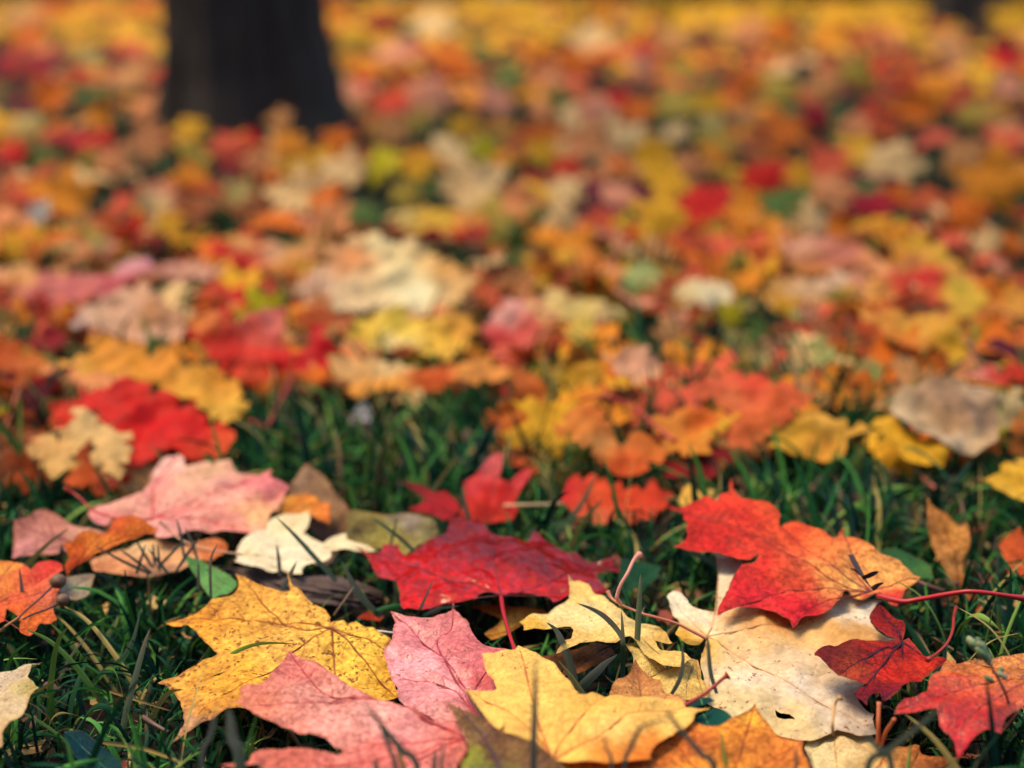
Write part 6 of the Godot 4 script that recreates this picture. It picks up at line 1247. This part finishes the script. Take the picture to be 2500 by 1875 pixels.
func crumbs() -> void:
	# crumbled leaf and thatch between the grass
	var chip := SurfaceTool.new()
	chip.begin(Mesh.PRIMITIVE_TRIANGLES)
	var ring := [Vector3(-0.5, 0.06, -0.2), Vector3(-0.1, -0.05, -0.5), Vector3(0.45, 0.1, -0.35), Vector3(0.3, 0.02, 0.1), Vector3(0.5, 0.12, 0.4), Vector3(-0.05, -0.04, 0.3), Vector3(-0.4, 0.1, 0.45)]
	for i in ring.size():
		for q in [Vector3.ZERO, ring[i], ring[(i + 1) % ring.size()]]:
			chip.add_vertex(q)
	chip.generate_normals()
	var mm := MultiMesh.new()
	mm.transform_format = MultiMesh.TRANSFORM_3D
	mm.use_colors = true
	mm.mesh = chip.commit()
	mm.instance_count = 900
	var tones := [[150, 104, 64], [112, 74, 52], [176, 132, 78], [138, 62, 46], [190, 150, 90], [92, 66, 56]]
	for i in 900:
		var z := rng.randf_range(-1.2, -0.46)
		var b := Basis.from_euler(Vector3(rng.randf_range(-0.7, 0.7), rng.randf() * TAU, rng.randf_range(-0.7, 0.7))) * rng.randf_range(0.004, 0.013)
		mm.set_instance_transform(i, Transform3D(b, Vector3(rng.randf_range(-0.42, 0.42) * (absf(z) + 0.2), rng.randf_range(0.003, 0.018), z)))
		mm.set_instance_color(i, lin(rgb(tones[rng.randi() % 6])))
	var o := MultiMeshInstance3D.new()
	o.name = "leaf_crumbs"
	o.multimesh = mm
	var m := StandardMaterial3D.new()
	m.vertex_color_use_as_albedo = true
	m.roughness = 0.8
	m.cull_mode = BaseMaterial3D.CULL_DISABLED
	o.material_override = m
	o.set_meta("kind", "stuff")
	tag(o, "brown crumbs of broken leaf scattered deep in the grass", "leaf crumbs")
	add_child(o)


func ball(r: float, sd: float, squash := 1.0) -> ArrayMesh:
	var st := SurfaceTool.new()
	st.begin(Mesh.PRIMITIVE_TRIANGLES)
	st.set_smooth_group(0)
	for i in 13:
		for k in 18:
			var a := PI * i / 12.0
			var b := TAU * k / 18.0
			var u := Vector3(sin(a) * cos(b), cos(a), sin(a) * sin(b))
			st.add_vertex(Vector3(u.x, u.y * squash, u.z) * r * (1.0 + 0.16 * warp.get_noise_3d(u.x * 2.0 + sd, u.y * 2.0, u.z * 2.0)))
	for i in 12:
		for k in 18:
			var a := i * 18 + k
			var b := i * 18 + (k + 1) % 18
			for q in [a, b, a + 18, b, b + 18, a + 18]:
				st.add_index(q)
	st.generate_normals()
	return st.commit()


func berry(label: String, at: Vector3, r: float, path: Array) -> void:
	var root := Node3D.new()
	root.name = numbered("berry")
	add_child(root)
	root.position = at
	tag(root, label, "berry")
	mesh_node("fruit", ball(r, at.x * 90.0, 0.9), plain([104, 74, 56], 0.65), root)
	var p := PackedVector3Array([Vector3(-r * 0.4, -r * 0.3, 0)])
	for q in path:
		p.append(q - at)
	mesh_node("stalk", tube(p, 0.0008, 0.0005, 0.0005), plain([58, 34, 42], 0.6), root)


func bark_strip() -> void:
	var path := [Vector3(-0.1837,0.0160,-0.7548), Vector3(-0.1657,0.0180,-0.7448), Vector3(-0.1472,0.0200,-0.7342), Vector3(-0.1274,0.0210,-0.7202), Vector3(-0.1059,0.0200,-0.7153), Vector3(-0.0888,0.0180,-0.7170), Vector3(-0.0761,0.0140,-0.7212)]
	var wide := [0.003, 0.006, 0.0085, 0.0125, 0.0145, 0.012, 0.006]
	var root := Node3D.new()
	root.name = numbered("bark_strip")
	add_child(root)
	root.position = path[0]
	tag(root, "dark brown strip of grooved bark lying behind the spotted leaf", "bark")
	var st := SurfaceTool.new()
	st.begin(Mesh.PRIMITIVE_TRIANGLES)
	st.set_smooth_group(0)
	var rows := 60
	var sides := 72
	for i in rows + 1:
		var f := float(i) / rows * 6.0
		var k := mini(int(f), 5)
		var c: Vector3 = path[k].lerp(path[k + 1], f - k) - path[0]
		var w: float = lerpf(wide[k], wide[k + 1], f - k)
		var along: Vector3 = (path[k + 1] - path[k]).normalized()
		var side := along.cross(Vector3.UP).normalized()
		for s in sides:
			var a := TAU * s / sides
			var r := 1.0 + 0.3 * relief.get_noise_2d(cos(a) * 5.0 + 40.0, f * 0.6 + sin(a) * 2.0) - 0.35 * absf(relief.get_noise_2d(cos(a) * 9.0, f * 0.5 + 9.0)) + 0.12 * relief.get_noise_2d(a * 20.0, f * 6.0)
			st.add_vertex(c + side * cos(a) * w * r + Vector3.UP * sin(a) * w * 0.55 * r)
	for i in rows:
		for s in sides:
			var a := i * sides + s
			var b := i * sides + (s + 1) % sides
			for q in [a, b, a + sides, b, b + sides, a + sides]:
				st.add_index(q)
	st.generate_normals()
	var m := plain([86, 68, 66], 0.9)
	m.albedo_texture = soft_mottle
	m.uv1_triplanar = true
	m.uv1_scale = Vector3(20, 60, 60)
	mesh_node("bark", st.commit(), m, root)
	for i in range(0, 54, 1):
		var f := rng.randf_range(0.4, 5.6)
		var k := int(f)
		var c: Vector3 = path[k].lerp(path[k + 1], f - k) - path[0]
		var w: float = lerpf(wide[k], wide[k + 1], f - k)
		var side: Vector3 = (path[k + 1] - path[k]).normalized().cross(Vector3.UP).normalized()
		mark_cover(path[0] + c + side * w * rng.randf_range(-1, 1) - Vector3(0, 0.012, 0))


func fragment() -> void:
	var root := Node3D.new()
	root.name = numbered("plant_fragment")
	add_child(root)
	var at: Vector3 = Vector3(0.1847,0.0625,-0.6450)
	root.position = at
	tag(root, "dry black brown plant fragment lying on the big red orange leaf", "fragment")
	var lines := [[Vector3(0.1827,0.0660,-0.6682), Vector3(0.1829,0.0650,-0.6586), Vector3(0.1842,0.0630,-0.6477), Vector3(0.1868,0.0610,-0.6367)], [Vector3(0.1833,0.0640,-0.6444), Vector3(0.1874,0.0660,-0.6439), Vector3(0.1923,0.0670,-0.6455)], [Vector3(0.1794,0.0650,-0.6530), Vector3(0.1819,0.0640,-0.6518), Vector3(0.1841,0.0630,-0.6472)], [Vector3(0.1864,0.0620,-0.6346), Vector3(0.1890,0.0640,-0.6346), Vector3(0.1928,0.0650,-0.6362)]]
	var w := [0.0022, 0.0017, 0.0012, 0.0014]
	for i in 4:
		var p := PackedVector3Array()
		for q in lines[i]:
			p.append(q - at)
		mesh_node("shred", strip(p, w[i] * 1.9, 0.8 * i), plain([44, 28, 36], 0.8), root)


func seed_head() -> void:
	var root := Node3D.new()
	root.name = numbered("grass_seedhead")
	add_child(root)
	var at: Vector3 = Vector3(0.2355,0.0300,-0.5577)
	root.position = at
	tag(root, "thin grass stalk with a green seed head over the scarlet leaf at right", "grass")
	var path := [at, Vector3(0.2207,0.0600,-0.5336), Vector3(0.2139,0.0720,-0.5345), Vector3(0.2100,0.0800,-0.5350), Vector3(0.2073,0.0840,-0.5374), Vector3(0.2051,0.0820,-0.5449)]
	var p := PackedVector3Array()
	for q in path:
		p.append(q - at)
	mesh_node("stalk", tube(p, 0.0006, 0.0005, 0.0003, 6), plain([58, 50, 56], 0.6), root)
	var buds := [Vector3(0.2107,0.0780,-0.5338), Vector3(0.2094,0.0800,-0.5339), Vector3(0.2085,0.0820,-0.5346), Vector3(0.2073,0.0830,-0.5349), Vector3(0.2067,0.0840,-0.5361), Vector3(0.2053,0.0830,-0.5359), Vector3(0.2049,0.0830,-0.5387), Vector3(0.2072,0.0810,-0.5332), Vector3(0.2159,0.0730,-0.5307), Vector3(0.2163,0.0720,-0.5293), Vector3(0.2107,0.0700,-0.5297)]
	for i in buds.size():
		var o := mesh_node("spikelet", ball(0.0017 if i < 8 else 0.0013, i * 3.0, 2.1), plain([96, 124, 84] if i % 3 else [150, 150, 116], 0.6), root)
		o.position = buds[i] - at
		o.rotation = Vector3(rng.randf_range(-0.5, 0.5), 0, rng.randf_range(-0.2, 1.2))


# ------------------------------------------------------------------ grass
func strip(path: PackedVector3Array, w: float, twist: float) -> ArrayMesh:
	# a folded grass blade along a path, broad in the middle, pointed at its end
	var p := PackedVector3Array()
	var n := path.size()
	for i in n - 1:
		for j in 5:
			p.append(path[i].cubic_interpolate(path[i + 1], path[maxi(i - 1, 0)], path[mini(i + 2, n - 1)], j / 5.0))
	p.append(path[n - 1])
	var st := SurfaceTool.new()
	st.begin(Mesh.PRIMITIVE_TRIANGLES)
	st.set_smooth_group(0)
	var count := p.size()
	for i in count:
		var t := float(i) / (count - 1)
		var along := (p[mini(i + 1, count - 1)] - p[maxi(i - 1, 0)]).normalized()
		var face := Vector3(sin(twist + t * 0.5), 0.25, cos(twist + t * 0.5)).normalized()
		var side := along.cross(face).normalized()
		var up := side.cross(along).normalized()
		var ww := w * 0.5 * (0.75 + 0.25 * sin(minf(t * 2.2, 1.0) * PI * 0.5)) * (1.0 - pow(t, 3.2)) + 0.00005
		for s in 5:
			var e := (s - 2) / 2.0
			st.add_vertex(p[i] + side * e * ww + up * (absf(e) * ww * 0.35))
	for i in count - 1:
		for s in 4:
			var a := i * 5 + s
			for q in [a, a + 1, a + 5, a + 1, a + 6, a + 5]:
				st.add_index(q)
	st.generate_normals()
	return st.commit()


func hero_blade(d: Dictionary) -> void:
	var root := mesh_node("grass_stalk", strip(PackedVector3Array([Vector3.ZERO]), 0.001, 0.0) if d.p.size() < 2 else strip(relative(d.p), d.w * 0.0015, rng.randf_range(-0.4, 0.4)), plain(d.c, 0.42, 0.35), self)
	root.position = d.p[0]
	tag(root, d.l, "grass blade", d.g)


func relative(p: Array) -> PackedVector3Array:
	var out := PackedVector3Array()
	for q in p:
		out.append(q - p[0])
	return out


func grass() -> void:
	var kinds: Array = []
	for k in 8:
		var lean := 0.08 + 0.065 * k
		var droop := 0.05 * k
		kinds.append(strip(PackedVector3Array([Vector3.ZERO, Vector3(lean * 0.25, 0.4, 0), Vector3(lean * 0.7, 0.75 - droop * 0.4, 0.03), Vector3(lean * 1.3, 1.0 - droop, 0.05 - 0.01 * k)]), 0.055 if k < 6 else 0.035, 0.3 * k))
	var sets: Array = []
	for k in 8:
		sets.append([])
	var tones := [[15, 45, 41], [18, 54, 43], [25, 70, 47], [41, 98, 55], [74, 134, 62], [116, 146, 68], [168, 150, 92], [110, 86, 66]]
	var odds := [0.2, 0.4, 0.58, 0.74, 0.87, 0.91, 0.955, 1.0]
	for i in 40000:
		var far := i >= 22000
		var z: float
		var x: float
		if far:
			z = -1.15 - 3.0 * pow(rng.randf(), 1.5)
			x = rng.randf_range(-0.5, 0.5) * (absf(z) + 0.5)
		else:
			z = rng.randf_range(-1.2, -0.44)
			x = rng.randf_range(-0.48, 0.48) * (absf(z) + 0.25)
		var h := rng.randf_range(0.018, 0.052) * (1.55 if rng.randf() < 0.3 else 1.0) * (0.75 + 0.5 * (relief.get_noise_2d(x * 7.0, z * 7.0) + 0.5))
		var yaw := rng.randf() * TAU
		var tip := Vector2(x + cos(yaw) * h * 0.5, z - sin(yaw) * h * 0.5)
		var top := minf(cover_at(x, z), cover_at(tip.x, tip.y)) - 0.003
		if top < 0.012:
			h = minf(h, 0.008)
		h = minf(h, top)
		if h < 0.006:
			continue
		var flat := deg_to_rad(rng.randf_range(0, 26) if rng.randf() < 0.8 else rng.randf_range(30, 74))
		var b := Basis(Vector3.UP, yaw) * Basis(Vector3(0, 0, 1), -flat)
		var wide := 0.05 * rng.randf_range(0.7, 1.35)
		b = b * Basis.from_scale(Vector3(maxf(h, wide * 0.6), h, maxf(h, wide)))
		var u := rng.randf()
		var q := 0
		while u > odds[q]:
			q += 1
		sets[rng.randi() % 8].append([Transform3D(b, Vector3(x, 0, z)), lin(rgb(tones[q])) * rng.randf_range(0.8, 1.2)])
	# slender tall blades where no leaf lies
	var tall := 0
	while tall < 900:
		var z := rng.randf_range(-1.15, -0.46)
		var x := rng.randf_range(-0.45, 0.45) * (absf(z) + 0.2)
		if cover_at(x, z) < 1.0:
			continue
		tall += 1
		var h := rng.randf_range(0.045, 0.085)
		var b := Basis(Vector3.UP, rng.randf() * TAU) * Basis(Vector3(0, 0, 1), -deg_to_rad(rng.randf_range(0, 38))) * Basis.from_scale(Vector3(h, h, 0.036))
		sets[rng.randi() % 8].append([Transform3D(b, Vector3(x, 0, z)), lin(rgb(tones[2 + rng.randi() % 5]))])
	var root := Node3D.new()
	root.name = "grass"
	root.set_meta("kind", "stuff")
	tag(root, "dark green lawn grass showing in the gaps between the leaves", "grass")
	add_child(root)
	var m := StandardMaterial3D.new()
	m.vertex_color_use_as_albedo = true
	m.roughness = 0.55
	m.metallic_specular = 0.22
	m.backlight_enabled = true
	m.backlight = Color(0.5, 0.5, 0.5)
	m.cull_mode = BaseMaterial3D.CULL_DISABLED
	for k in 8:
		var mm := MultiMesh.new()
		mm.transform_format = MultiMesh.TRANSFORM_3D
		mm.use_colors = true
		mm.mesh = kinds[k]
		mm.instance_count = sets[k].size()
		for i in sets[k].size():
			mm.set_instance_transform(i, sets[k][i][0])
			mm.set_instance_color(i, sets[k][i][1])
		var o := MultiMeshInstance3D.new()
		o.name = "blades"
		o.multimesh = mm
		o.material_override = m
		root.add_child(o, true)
